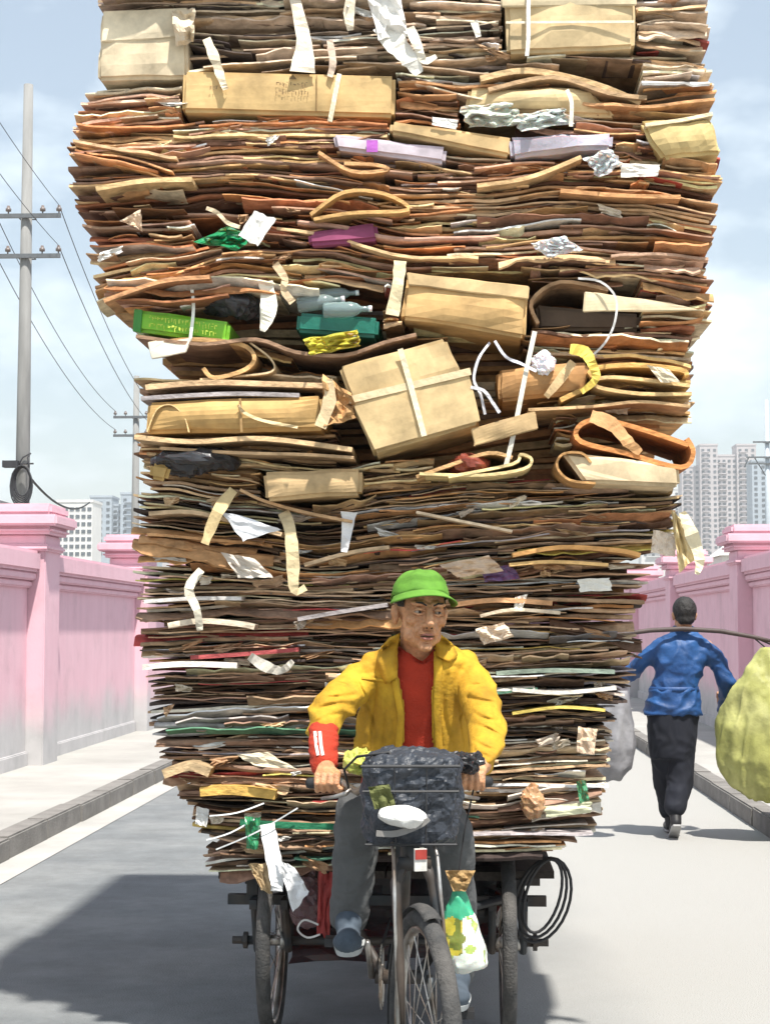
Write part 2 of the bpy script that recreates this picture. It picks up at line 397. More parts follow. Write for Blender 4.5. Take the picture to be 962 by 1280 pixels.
# small white house behind the wall
hb = at(933, 700, 62); hb.z = 0
h = empty('white_house', hb, 'small white gabled house peeping over the pink wall', 'house')
mb = MB(); box(mb, (hb.x - .9, hb.y, -0.01), (hb.x + .9, hb.y + 3, 4.1)); mb.build('wall', M_APT, h)
mb = MB(); z0, z1 = 4.11, 4.9
mb.add([(hb.x - 1.05, hb.y - .2, z0), (hb.x + 1.05, hb.y - .2, z0), (hb.x, hb.y - .2, z1), (hb.x - 1.05, hb.y + 3.2, z0), (hb.x + 1.05, hb.y + 3.2, z0), (hb.x, hb.y + 3.2, z1)],
       [(0, 1, 2), (5, 4, 3), (0, 2, 5, 3), (1, 4, 5, 2), (1, 0, 3, 4)]); mb.build('roof', M_APT, h)
mb = MB(); box(mb, (hb.x + .05, hb.y - .06, 3.6), (hb.x + .35, hb.y - .01, 3.9)); mb.build('window', M_GLASS, h)
# dark shed behind the left wall
M_SHED = mat('shed_brick', (0.24, 0.24, 0.24), 0.9, 0.35, 3, 0.4, 20)
sb = at(4, 700, 17.5); sb.z = 0
h = empty('brick_shed', (sb.x - 1.2, sb.y, 0), 'dark grey brick shed rising behind the pink wall by the pole', 'shed')
mb = MB(); box(mb, (sb.x - 2.4, 16.6, -.01), (sb.x + .02, 18.6, 2.62)); sh = mb.build('wall', M_SHED, h)
mb = MB()
for i in range(6):
    for j in range(4):
        x = sb.x + .03; y = 16.62 + j * .5 + (i % 2) * .25
        if y < 18.3: box(mb, (x, y, 1.45 + i * .19), (x + .012, y + .47, 1.62 + i * .19))
o = mb.build('brick_course', M_SHED, sh); tag(o, kind='stuff')
mb = MB(); box(mb, (sb.x - 2.5, 16.5, 2.63), (sb.x + .12, 18.7, 2.76)); mb.build('roof', M_SHED, h)

# ---- utility poles and wires
M_POLE = mat('pole_concrete', (0.24, 0.24, 0.235), 0.9, 0.2, 2, stretch=(3, 3, 0.4))
M_STEEL = mat('dull_steel', (0.13, 0.14, 0.15), 0.6, 0.2, 6, metal=0.3)
M_PORC = mat('insulator_porcelain', (0.16, 0.13, 0.12), 0.3, 0.1)
M_WIRE = mat('cable_rubber', (0.035, 0.035, 0.04), 0.7, 0.2)
def utility_pole(u, vtop, Y, arms, label, half):
    p = at(u, vtop, Y); b = Vector((p.x, Y, 0))
    t = empty('utility_pole', b, label, 'pole', 'concrete utility poles')
    mb = MB(); tube(mb, [b + Vector((0, 0, -.01)), b + Vector((0, 0, p.z * .5)), Vector((p.x, Y, p.z))], [.175, .14, .1], 14)
    mb.build('shaft', M_POLE, t, True)
    ends = []
    for v in arms:
        z = at(u, v, Y).z
        mb = MB(); box(mb, (p.x - half, Y - .19, z - .045), (p.x + half, Y - .125, z + .045)); a = mb.build('crossarm', M_STEEL, t)
        mb = MB(); tube(mb, [(p.x - .17, Y - .12, z + .02), (p.x - .17, Y + .16, z), (p.x + .17, Y + .16, z), (p.x + .17, Y - .12, z + .02)], .018, 6); mb.build('clamp', M_STEEL, a)
        for f in (-.92, -.45, .5, .95):
            x = p.x + half * f
            mb = MB(); tube(mb, [(x, Y - .157, z + .046), (x, Y - .157, z + .09), (x, Y - .157, z + .1), (x, Y - .157, z + .16), (x, Y - .157, z + .17), (x, Y - .157, z + .22)], [.015, .015, .06, .06, .04, .03], 10)
            mb.build('insulator', M_PORC, a, True); ends.append(Vector((x, Y - .157, z + .225)))
    return t, b, ends
p1, b1, e1 = utility_pole(36, 106, 35, (272, 322), 'tall concrete utility pole with two crossarms and a hung cable coil', 0.78)
p2, b2, e2 = utility_pole(171, 470, 60, (522, 545), 'far concrete utility pole half hidden by the load', 0.8)
step = b1 - b2
def wire(a, b, sag, label, r=.014):
    mb = MB(); pts = []
    for i in range(17):
        t = i / 16; p = a.lerp(b, t); p.z -= sag * 4 * t * (1 - t); pts.append(p)
    tube(mb, pts, r, 5); return tag(mb.build('overhead_wire', M_WIRE, None, True), label, 'wire', 'overhead wires')
for i in (0, 3, 4, 7):
    lab = 'thin overhead wire strung between the two utility poles'
    wire(e1[i], e2[i], .55, lab, .010)
    wire(e1[i] + step, e1[i], .5, 'thin overhead wire running forward from the tall pole', .007)
# service cable dropping from the pole to the house roofs
wire(Vector((b1.x, 35, at(36, 585, 35).z)), at(112, 628, 60), .5, 'dark service cable sagging from the tall pole to the wall top', .03)
mb = MB(); c = at(30, 602, 34.7)
for q in range(6):
    pts = []
    rr = .2 + .018 * q
    for i in range(20):
        t = 2 * math.pi * i / 20; pts.append(c + Vector((rr * .8 * math.cos(t) - .02 + R.uniform(-.008, .008), -.05 * q * .5, rr * 1.5 * math.sin(t) - .02 * q)))
    tube(mb, pts, .018, 6, closed=True)
for k in (-.14, 0.12): tube(mb, [c + Vector((k, -.03, .3)), c + Vector((k * .4, .1, .52)), c + Vector((.1, .16, .62))], .016, 6)
tag(mb.build('cable_coil', M_WIRE, None, True), 'black coil of cable hung on the tall utility pole', 'cable', None)
mb = MB(); box(mb, (c.x - .44, c.y - .1, c.z + .3), (c.x - .12, c.y + .12, c.z + .44)); tube(mb, [(c.x - .2, c.y, c.z + .38), (c.x + .15, c.y + .2, c.z + .4)], .02, 6)
tag(mb.build('cable_box', M_WIRE, None), 'small black cable junction box on the tall utility pole', 'junction box')
# steel mast on the right
M_MAST = mat('mast_paint', (0.42, 0.47, 0.52), 0.6, 0.1, 3)
mt = at(957, 500, 150); base = Vector((mt.x, 150, 0))
t = empty('steel_mast', base, 'slim pale steel mast with lattice arms by the high-rise', 'mast')
mb = MB(); tube(mb, [base + Vector((0, 0, -.01)), Vector((mt.x, 150, mt.z))], [.34, .18], 12); mb.build('shaft', M_MAST, t, True)
for v, hw in ((553, 1.3), (572, 1.9), (580, 1.7)):
    z = at(957, v, 150).z
    mb = MB(); box(mb, (mt.x - hw, 149.6, z - .07), (mt.x + hw, 149.72, z + .07)); box(mb, (mt.x - .3, 149.72, z - .05), (mt.x + .3, 150.2, z + .05)); mb.build('arm', M_STEEL, t)
z = at(957, 572, 150).z
mb = MB(); tube(mb, [(mt.x - 1.7, 149.66, z), (mt.x - 2.1, 149.66, z - .9)], .07, 6); tube(mb, [(mt.x - 1.2, 149.66, z), (mt.x - .2, 149.9, z - 1.6)], .05, 6); mb.build('brace', M_STEEL, t)

# ================================================================== the load of cardboard
EDGE_L = [(-170, 140), (-60, 132), (0, 128), (60, 120), (100, 115), (130, 100), (180, 90), (230, 88), (260, 95), (300, 108), (340, 120), (380, 142), (400, 165),
          (430, 172), (500, 172), (560, 172), (585, 184), (620, 172), (700, 170), (760, 175), (800, 172), (850, 186), (900, 192), (950, 200), (985, 218),
          (1010, 240), (1040, 247), (1085, 268)]
EDGE_R = [(-170, 872), (-60, 880), (0, 878), (100, 886), (150, 896), (200, 900), (260, 893), (310, 885), (370, 886), (410, 882), (440, 862), (500, 862), (560, 862),
          (600, 850), (650, 846), (700, 836), (735, 806), (800, 800), (850, 790), (900, 765), (950, 758), (1000, 755), (1045, 748), (1062, 705), (1085, 690)]
GX = [100, 200, 300, 400, 500, 600, 700, 800, 900]
G = [(-60, [-60] * 9), (10, [14, 12, 8, 5, 8, 5, 5, 5, 5]), (60, [62, 60, 60, 55, 55, 60, 60, 60, 58]), (105, [120, 113, 102, 98, 100, 105, 108, 108, 105]),
     (150, [168, 162, 155, 152, 150, 160, 172, 180, 165]), (195, [200, 196, 190, 190, 195, 202, 206, 196, 200]), (240, [235, 228, 222, 228, 240, 238, 224, 226, 240]),
     (280, [276, 268, 258, 265, 280, 276, 265, 270, 285]), (320, [332, 319, 302, 303, 320, 316, 312, 315, 322]), (350, [374, 356, 334, 335, 350, 345, 345, 345, 350]),
     (385, [402, 395, 380, 378, 385, 385, 385, 388, 395]), (432, [432, 432, 436, 448, 434, 425, 425, 420, 425]), (480, [480, 482, 482, 484, 480, 478, 475, 470, 470]),
     (540, [545, 548, 555, 560, 560, 545, 522, 516, 520]), (580, [566, 572, 580, 590, 582, 576, 575, 570, 570]), (620, [592, 606, 622, 634, 622, 613, 612, 610, 604]),
     (660, [636, 648, 660, 670, 660, 650, 645, 640, 632]), (700, [678, 690, 702, 714, 702, 690, 682, 678, 665]), (745, [745, 746, 742, 746, 745, 740, 735, 734, 730]),
     (800, [802, 804, 800, 797, 800, 801, 798, 795, 790]), (860, [858, 862, 863, 860, 860, 862, 858, 855, 850]), (920, [926, 922, 919, 918, 920, 922, 918, 915, 912]),
     (970, [974, 972, 972, 972, 970, 968, 964, 962, 960]), (1010, [1000, 1008, 1015, 1016, 1010, 1008, 1003, 1000, 1000]), (1050, [1045, 1050, 1056, 1056, 1050, 1046, 1042, 1038, 1036]),
     (1085, [1080, 1084, 1088, 1088, 1085, 1080, 1072, 1068, 1066])]
def grow(row, x):
    if x <= GX[0]: return row[0]
    if x >= GX[-1]: return row[-1]
    i = int((x - 100) // 100); t = (x - GX[i]) / 100; t = t * t * (3 - 2 * t)
    return row[i] + (row[i + 1] - row[i]) * t
def flow(s, x):
    if s <= G[0][0]: return grow(G[0][1], x) + s - G[0][0]
    for (a, ra), (b, rb) in zip(G, G[1:]):
        if s <= b:
            t = (s - a) / (b - a); return grow(ra, x) * (1 - t) + grow(rb, x) * t
    return grow(G[-1][1], x) + s - G[-1][0]
YF = [(-60, 5.56), (100, 5.55), (250, 5.52), (380, 5.56), (430, 5.64), (600, 5.68), (700, 5.76), (900, 5.80), (1000, 5.82), (1090, 5.84)]
def yf(v): return lerp_tab(YF, v)

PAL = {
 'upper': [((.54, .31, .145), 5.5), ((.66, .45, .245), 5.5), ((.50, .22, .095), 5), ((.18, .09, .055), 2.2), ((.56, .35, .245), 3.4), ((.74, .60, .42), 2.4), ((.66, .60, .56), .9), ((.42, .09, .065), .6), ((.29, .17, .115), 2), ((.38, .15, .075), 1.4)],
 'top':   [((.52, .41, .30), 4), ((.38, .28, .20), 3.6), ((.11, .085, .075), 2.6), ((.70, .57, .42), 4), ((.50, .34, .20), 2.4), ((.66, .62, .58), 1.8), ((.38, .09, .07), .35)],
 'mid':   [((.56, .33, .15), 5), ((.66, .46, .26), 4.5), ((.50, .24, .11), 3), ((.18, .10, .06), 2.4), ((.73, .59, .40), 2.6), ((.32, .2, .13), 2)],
 'low':   [((.38, .25, .155), 5), ((.52, .36, .23), 4.6), ((.18, .105, .065), 3.4), ((.31, .195, .135), 4), ((.64, .48, .32), 3.6), ((.72, .64, .55), 2.6), ((.065, .048, .04), 2.2), ((.40, .065, .06), .6), ((.09, .20, .13), .4), ((.62, .45, .13), .4), ((.36, .33, .335), 1.2), ((.54, .28, .12), 2.6)],  # darker low down: overhang shade put into the tints, along with dirty old card
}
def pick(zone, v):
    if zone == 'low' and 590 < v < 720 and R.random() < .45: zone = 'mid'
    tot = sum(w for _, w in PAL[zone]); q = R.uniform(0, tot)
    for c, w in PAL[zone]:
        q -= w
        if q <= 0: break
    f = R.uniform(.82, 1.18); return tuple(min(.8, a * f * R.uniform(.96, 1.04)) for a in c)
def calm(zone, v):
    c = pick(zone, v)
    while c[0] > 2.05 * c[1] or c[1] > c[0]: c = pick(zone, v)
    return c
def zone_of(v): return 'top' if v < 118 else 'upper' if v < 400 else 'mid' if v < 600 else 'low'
CNAME = lambda c: ('dark' if sum(c) < .36 else 'pale' if sum(c) > 1.35 else 'orange brown' if c[0] > 2.0 * c[1] and c[0] > .3 else 'grey brown' if c[0] < 1.6 * c[2] + .06 else 'kraft brown')

def sheet(mb, u0, u1, s, th, tint, tint2, Yo, depth, kind, tilt, bow, yaw, seed, edge=1.0):
    """one flattened carton: follows the sag of its layer, real depth behind its front edge"""
    n = max(6, min(26, int((u1 - u0) / 13) + 3))
    t = th
    if kind == 'cut': path = [(depth, 0), (.10, 0), (.03, 0), (0, 0)]; tt = t
    elif kind == 'droop': a = R.uniform(.35, 1.0); L = R.uniform(.010, .036); path = [(depth, 0), (.07, 0), (.028, -.002), (.008, -.008), (-.006 - L * .25 * math.cos(a), -.012 - L * math.sin(a))]; tt = min(t, .008)
    elif kind == 'raise': L = R.uniform(.03, .06); path = [(depth, 0), (.09, 0), (.035, .003), (-.01, .008 + L * .3)]; tt = min(t, .008)
    else:
        r = t * .5; tt = max(.0035, t * .22)
        path = [(depth, r - tt * .5), (.05, r - tt * .5), (r * 1.0, r - tt * .5), (r * .25, r * .55), (0, 0), (r * .25, -r * .55), (r, -r + tt * .5), (.05, -r + tt * .5), (depth * .7, -r + tt * .5)]
    m = len(path); nr = []
    for j in range(m):
        a = path[max(0, j - 1)]; b = path[min(m - 1, j + 1)]
        d = Vector((b[0] - a[0], b[1] - a[1])); d = d.normalized() if d.length else Vector((-1, 0))
        nr.append(Vector((d.y, -d.x)))                 # upward side for a path running to the front (-y)
    V = []; Fs = []; T = []
    for i in range(n):
        f = i / (n - 1); u = u0 + (u1 - u0) * f
        v = flow(s, u) + tilt * (f - .5) + bow * (4 * f * (1 - f) - .6) + 1.6 * noise.noise(Vector((u * .011, s * .05, seed)))
        Y = yf(v) + Yo + yaw * (f - .5) + .018 * noise.noise(Vector((u * .012, seed, 3.3))) + .012 * noise.noise(Vector((u * .09, seed, 8.1))) + .006 * R.uniform(-1, 1)
        if i in (0, n - 1): Y += abs(noise.noise(Vector((seed, f * 7, 1)))) * .025
        P = at(u, v, Y)
        cur = .007 * noise.noise(Vector((u * .03, seed * 3, 5)))
        for j in range(m):
            d, hh = path[j]; nn = nr[j]
            fl = cur * max(0, 1 - d / .12)
            hv = 1 + .5 * noise.noise(Vector((u * .03, seed, 12))) + R.uniform(-.18, .18) if kind in ('droop', 'raise') and j >= m - 1 else 1
            for sg in (.5, -.5):
                V.append(P + Vector((0, d + nn.x * tt * sg, hh * hv + nn.y * tt * sg + fl)))
    w = 2 * m
    lig = tuple(min(.85, c * edge) for c in tint)
    for i in range(n - 1):
        for j in range(m - 1):
            a = i * w + 2 * j; b = a + w
            Fs.append((a, a + 2, b + 2, b)); T.append(tint)
            Fs.append((a + 1, b + 1, b + 3, a + 3)); T.append(tint2)
        a = i * w + 2 * (m - 1); b = a + w
        Fs.append((a, a + 1, b + 1, b)); T.append(lig)
        a = i * w; b = a + w; Fs.append((a, b, b + 1, a + 1)); T.append(tint)
    for i in (0, n - 1):
        for j in range(m - 1):
            a = i * w + 2 * j
            Fs.append((a, a + 1, a + 3, a + 2) if i == 0 else (a, a + 2, a + 3, a + 1)); T.append(lig)
    mb.add(V, Fs, T)

# places taken by things that are modelled on their own (photograph pixels: u0, u1, v0, v1)
HOLES = [(122, 232, 14, 98), (228, 494, 90, 148), (628, 792, -70, 64), (576, 716, 118, 158), (700, 800, 80, 118),
         (845, 905, 142, 196), (488, 640, 152, 194), (640, 765, 168, 196), (243, 312, 283, 312), (166, 288, 380, 430), (366, 478, 362, 442), (290, 366, 372, 430),
         (503, 660, 344, 422), (424, 600, 428, 568), (664, 800, 352, 414), (598, 650, 430, 492), (622, 740, 452, 508), (182, 405, 498, 540), (186, 316, 424, 474),
         (590, 690, 512, 600), (545, 600, 560, 596), (722, 864, 524, 582), (696, 850, 562, 612), (326, 452, 586, 624), (316, 420, 440, 468)]
def clip(u0, u1, v, pad=3):
    segs = [(u0, u1)]
    for (a, b, c, d) in HOLES:
        if c - pad < v < d + pad:
            out = []
            for (p, q) in segs:
                if q <= a or p >= b: out.append((p, q)); continue
                if p < a - 14: out.append((p, a - R.uniform(0, 6)))
                if q > b + 14: out.append((b + R.uniform(0, 6), q))
            segs = out
    return segs

REC = []
s = 1082.0
while s > -170:
    H = R.uniform(20, 44)
    vm = s - H / 2; z = zone_of(vm)
    L = lerp_tab(EDGE_L, vm); Rr = lerp_tab(EDGE_R, vm)
    cuts = [L]
    while cuts[-1] < Rr - 90:
        nx = cuts[-1] + R.choice([R.uniform(120, 230), R.uniform(200, 380), R.uniform(300, 460)])
        if nx > Rr - 80: nx = Rr
        cuts.append(nx)
    if cuts[-1] < Rr: cuts[-1] = Rr
    for a, b in zip(cuts, cuts[1:]):
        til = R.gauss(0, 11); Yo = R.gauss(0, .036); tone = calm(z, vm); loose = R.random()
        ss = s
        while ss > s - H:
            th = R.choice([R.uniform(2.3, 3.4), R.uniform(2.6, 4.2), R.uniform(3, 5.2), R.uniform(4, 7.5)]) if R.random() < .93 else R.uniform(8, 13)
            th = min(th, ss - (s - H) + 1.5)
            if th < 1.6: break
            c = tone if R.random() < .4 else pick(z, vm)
            eL, eR = lerp_tab(EDGE_L, ss), lerp_tab(EDGE_R, ss)
            ua = a + (R.gauss(0, 10 + 16 * loose) if a > L + 1 else eL - L + abs(R.gauss(0, 9)) - 6)
            ub = b + (R.gauss(0, 10 + 16 * loose) if b < Rr - 1 else eR - Rr - abs(R.gauss(0, 9)) + 6)
            if R.random() < .10 and ub - ua > 160: ua, ub = (ua, ua + (ub - ua) * R.uniform(.4, .7)) if R.random() < .5 else (ub - (ub - ua) * R.uniform(.4, .7), ub)
            sm = ss - th / 2
            for (p, q) in clip(ua, ub, flow(sm, (ua + ub) / 2)):
                if q - p < 22: continue
                kind = R.choices(['cut', 'fold', 'droop', 'raise'], [.54, .24, .14, .08])[0]
                if th > 5.6 and kind == 'cut': kind = R.choice(['fold', 'droop'])
                if th < 3.2 and kind == 'fold': kind = 'cut'
                if kind == 'droop' and q - p > 190 and R.random() < .8: kind = 'cut' if th < 5.6 else 'fold'
                REC.append(dict(u0=p, u1=q, s=sm, th=th / F * 5.65 * R.uniform(.55, .95), tint=c, Yo=Yo + R.gauss(0, .03), kind=kind, tilt=til * (q - p) / max(60, b - a) + R.gauss(0, 4.6),
                                bow=R.gauss(0, 2.0), yaw=R.gauss(0, .03), seed=R.uniform(0, 90), depth=R.uniform(.35, .6), size=(q - p) * th * (1.4 if kind == 'droop' else 1)))
            ss -= th * R.uniform(.92, 1.15)
    s -= H
REC.sort(key=lambda r: (r['s'] < -6, -r['size']))
STUFF = MB()
def level(v):
    return ('near the top of the load' if v < 118 else 'in the broad upper load' if v < 345 else 'level with the strapped cartons of the load' if v < 610 else
            'in the load above the green cap' if v < 712 else 'in the load level with the yellow jacket' if v < 950 else 'at the bottom of the load')
KW = {'cut': 'cut edge', 'fold': 'folded edge', 'droop': 'drooping edge', 'raise': 'lifted edge'}
MARKS = [(180, 55, 'cream carton panel'), (360, 118, 'printed flat carton'), (710, 20, 'strapped tan carton at the top'), (645, 140, 'pale foam bag'), (860, 172, 'yellowish crushed carton'),
         (565, 172, 'long thin tan carton'), (700, 180, 'lavender bundle'), (486, 186, 'lilac paper pack'), (280, 296, 'green bag with white paper'), (692, 308, 'flat white plastic lump'), (430, 290, 'magenta magazines'),
         (448, 255, 'humped orange carton'), (228, 408, 'bright green box'), (420, 406, 'teal box and bottles'), (582, 384, 'squat kraft box'), (512, 495, 'tilted strapped carton'), (760, 384, 'open carton with pale flap'),
         (680, 476, 'torn orange carton'), (800, 480, 'folded boards with yellow tape'), (792, 552, 'orange open carton'), (775, 588, 'pale folded carton'), (292, 520, 'kraft roll'), (250, 450, 'kraft hook board'), (390, 605, 'small kraft carton'),
         (272, 645, 'ochre paper strip'), (366, 690, 'long hooked paper strip'), (435, 662, 'ragged white strip'), (244, 750, 'curved beige strip'), (860, 680, 'yellowed torn wrapper'), (580, 708, 'torn beige paper bag'), (742, 730, 'white label card'),
         (618, 790, 'crushed paper sleeve'), (733, 926, 'beige scrap on the flank'), (340, 830, 'pale curled strip'), (334, 950, 'beige sheet by the red cuff'), (296, 992, 'ochre yellow board'), (660, 1000, 'brown crumpled bag'), (350, 1075, 'white hanging banner'), (525, 735, 'green cap')]
def near(u, v):
    a = min(MARKS, key=lambda q: abs(q[0] - u) * .55 + abs(q[1] - v)); d = v - a[1]
    return f"{'well above' if d < -55 else 'above' if d < -16 else 'well below' if d > 55 else 'below' if d > 16 else 'level with'} the {a[2]}"
for i, r in enumerate(REC):
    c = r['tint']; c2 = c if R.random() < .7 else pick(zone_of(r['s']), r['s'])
    edge = R.choice([1.0, 1.2, 1.45, 1.7])
    mb = MB() if i < 290 else STUFF
    sheet(mb, r['u0'], r['u1'], r['s'], r['th'], c, c2, r['Yo'], r['depth'], r['kind'], r['tilt'], r['bow'], r['yaw'], r['seed'], edge)
    if i < 290:
        o = mb.build('cardboard_sheet', CARD); wd = r['u1'] - r['u0']; um = (r['u0'] + r['u1']) / 2
        tag(o, f"{'long' if wd > 300 else 'short' if wd < 150 else 'flat'} {CNAME(c)} cardboard with {KW[r['kind']]} {near(um, flow(r['s'], um))}", 'cardboard', 'flattened cardboard sheets in the load')
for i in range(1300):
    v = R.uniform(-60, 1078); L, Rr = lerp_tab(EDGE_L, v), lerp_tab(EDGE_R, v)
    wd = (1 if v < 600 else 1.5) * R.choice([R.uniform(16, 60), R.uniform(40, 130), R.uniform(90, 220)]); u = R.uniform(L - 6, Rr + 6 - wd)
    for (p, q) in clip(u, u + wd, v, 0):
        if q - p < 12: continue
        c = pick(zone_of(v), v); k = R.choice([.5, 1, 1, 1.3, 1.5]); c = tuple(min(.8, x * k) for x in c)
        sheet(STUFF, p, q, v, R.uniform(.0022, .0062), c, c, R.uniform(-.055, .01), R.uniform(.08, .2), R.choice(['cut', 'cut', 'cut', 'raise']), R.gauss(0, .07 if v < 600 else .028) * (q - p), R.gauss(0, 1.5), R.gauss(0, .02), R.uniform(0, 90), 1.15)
# sheets that fill the depth of the load behind the front ones, seen at its flanks and in the gaps
s = 1080.0; REAR = MB()
while s > -170:
    th = R.uniform(6, 12)
    for k in range(3):
        L = lerp_tab(EDGE_L, s) + 10 + abs(R.gauss(0, 12)); Rr = lerp_tab(EDGE_R, s) - 10 - abs(R.gauss(0, 12))
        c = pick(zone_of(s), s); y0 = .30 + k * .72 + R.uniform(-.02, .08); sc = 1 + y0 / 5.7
        n = 8; V = []; tt = th / F * 5.65 * R.uniform(.8, 1.0)
        P = []
        for j in range(n):
            u = L + (Rr - L) * j / (n - 1); v = flow(s - th / 2, u); P.append(at(u, v, yf(v)))
        Fs = []
        for p in P:
            V += [p + Vector((0, y0, tt / 2)), p + Vector((0, y0, -tt / 2)), p + Vector((0, y0 + .78, tt / 2)), p + Vector((0, y0 + .78, -tt / 2))]
        for j in range(n - 1):
            a = 4 * j; b = a + 4
            Fs += [(a, b, b + 2, a + 2), (a + 1, a + 3, b + 3, b + 1), (a, a + 1, b + 1, b), (a + 2, b + 2, b + 3, a + 3)]
        Fs += [(0, 2, 3, 1), (4 * n - 4, 4 * n - 3, 4 * n - 1, 4 * n - 2)]
        REAR.add(V, Fs, c)
    s -= th
STUFF.add(REAR.V, REAR.F, REAR.T)
o = STUFF.build('cardboard_sheets', CARD)
tag(o, 'dense mass of thin flattened cardboard packed between the larger sheets', 'cardboard', None, 'stuff')

# ---- cartons, bundles and scraps that stand out in the load
def shade(c, f): return tuple(min(.85, x * f) for x in c)
KRAFT, TAN, CREAM, ORANGE, BROWN, WHITE = (.47, .275, .115), (.60, .41, .20), (.70, .57, .37), (.48, .21, .075), (.24, .13, .075), (.72, .70, .66)
def carton(name, quad, Y, depth, tint, label, cat='carton', parent=None, bulge=.012, amp=.006, m=None, back=(0, 0), bev=.012, cuts=5, seed=None):
    f = [at(u, v, Y if not isinstance(Y, (list, tuple)) else Y[i]) for i, (u, v) in enumerate(quad)]      # tl tr br bl
    tl, tr, br, bl = f; B = Vector((back[0], depth, back[1]))
    b = bmesh.new(); vs = [b.verts.new(p) for p in (bl, br, br + B, bl + B, tl, tr, tr + B, tl + B)]
    for q in [(3, 2, 1, 0), (4, 5, 6, 7), (0, 1, 5, 4), (1, 2, 6, 5), (2, 3, 7, 6), (3, 0, 4, 7)]: b.faces.new([vs[k] for k in q])
    bmesh.ops.bevel(b, geom=b.edges[:], offset=bev, segments=2, affect='EDGES')
    bmesh.ops.subdivide_edges(b, edges=[e for e in b.edges if e.calc_length() > .05], cuts=cuts, use_grid_fill=True)
    sd = R.uniform(0, 50) if seed is None else seed
    cen = sum(f, Vector()) / 4; wx = (tr - tl).length / 2; wz = (tl - bl).length / 2
    b.normal_update()
    for v in b.verts:
        q = v.co - cen; e = max(0, 1 - (abs(q.x) / wx) ** 2) * max(0, 1 - (abs(q.z) / wz) ** 2)
        v.co += v.normal * (noise.noise(v.co * 9 + Vector((sd, 0, 0))) * amp + noise.noise(v.co * 26 + Vector((sd, 3, 0))) * amp * .35) + Vector((0, -bulge * e if q.y < depth * .5 else 0, 0))
    me = bpy.data.meshes.new(name); b.to_mesh(me); b.free(); me.materials.append(m or CARTON)
    a = me.attributes.new('tint', 'FLOAT_COLOR', 'FACE'); buf = []
    for p in me.polygons: buf += [*tint, 1]
    a.data.foreach_set('color', buf)
    o = link_mesh(name, me, parent)
    if label: tag(o, label, cat)
    return o
def ribbon(name, pts, wid, Y, tint, label=None, cat=None, parent=None, m=None, t=.0016, curl=.012, group=None, face=None, sub=4):
    """paper strip or strap running through photograph pixels pts; Y one depth or one per point"""
    n0 = len(pts); Ys = Y if isinstance(Y, (list, tuple)) else [Y] * n0; ws = wid if isinstance(wid, (list, tuple)) else [wid] * n0
    C = []
    for i in range(n0 - 1):
        for k in range(sub):
            f = k / sub
            p0, p1, p2, p3 = (pts[max(0, i - 1)], pts[i], pts[i + 1], pts[min(n0 - 1, i + 2)])
            cm = lambda a, b, c, d: .5 * (2 * b + (c - a) * f + (2 * a - 5 * b + 4 * c - d) * f * f + (3 * b - a - 3 * c + d) * f ** 3)
            C.append((cm(p0[0], p1[0], p2[0], p3[0]), cm(p0[1], p1[1], p2[1], p3[1]), Ys[i] + (Ys[i + 1] - Ys[i]) * f, ws[i] + (ws[i + 1] - ws[i]) * f))
    C.append((*pts[-1], Ys[-1], ws[-1])); sd = R.uniform(0, 60)
    V = []; Fs = []
    for i, (u, v, y, w) in enumerate(C):
        a = C[max(0, i - 1)]; b = C[min(len(C) - 1, i + 1)]; d = Vector((b[0] - a[0], b[1] - a[1])); d = d.normalized() if d.length else Vector((0, 1))
        nx, ny = -d.y * w / 2, d.x * w / 2
        tw = curl * noise.noise(Vector((i * .35, sd, 0))); j = 1 + .25 * noise.noise(Vector((i * .8, sd, 4))) if curl > .004 else 1
        y += curl * .6 * noise.noise(Vector((i * .4, sd, 9)))
        l = at(u + nx * j, v + ny * j, y + tw); r = at(u - nx * j, v - ny * j, y - tw)
        V += [l, r, l + Vector((0, t, 0)), r + Vector((0, t, 0))]
    for i in range(len(C) - 1):
        a = 4 * i; b = a + 4
        Fs += [(a, b, b + 1, a + 1), (a + 2, a + 3, b + 3, b + 2), (a, a + 2, b + 2, b), (a + 1, b + 1, b + 3, a + 3)]
    Fs += [(0, 1, 3, 2), (4 * len(C) - 4, 4 * len(C) - 2, 4 * len(C) - 1, 4 * len(C) - 3)]
    o = MB().add(V, Fs, tint).build(name, m or PAPER, parent, smooth=False)
    return tag(o, label, cat, group)
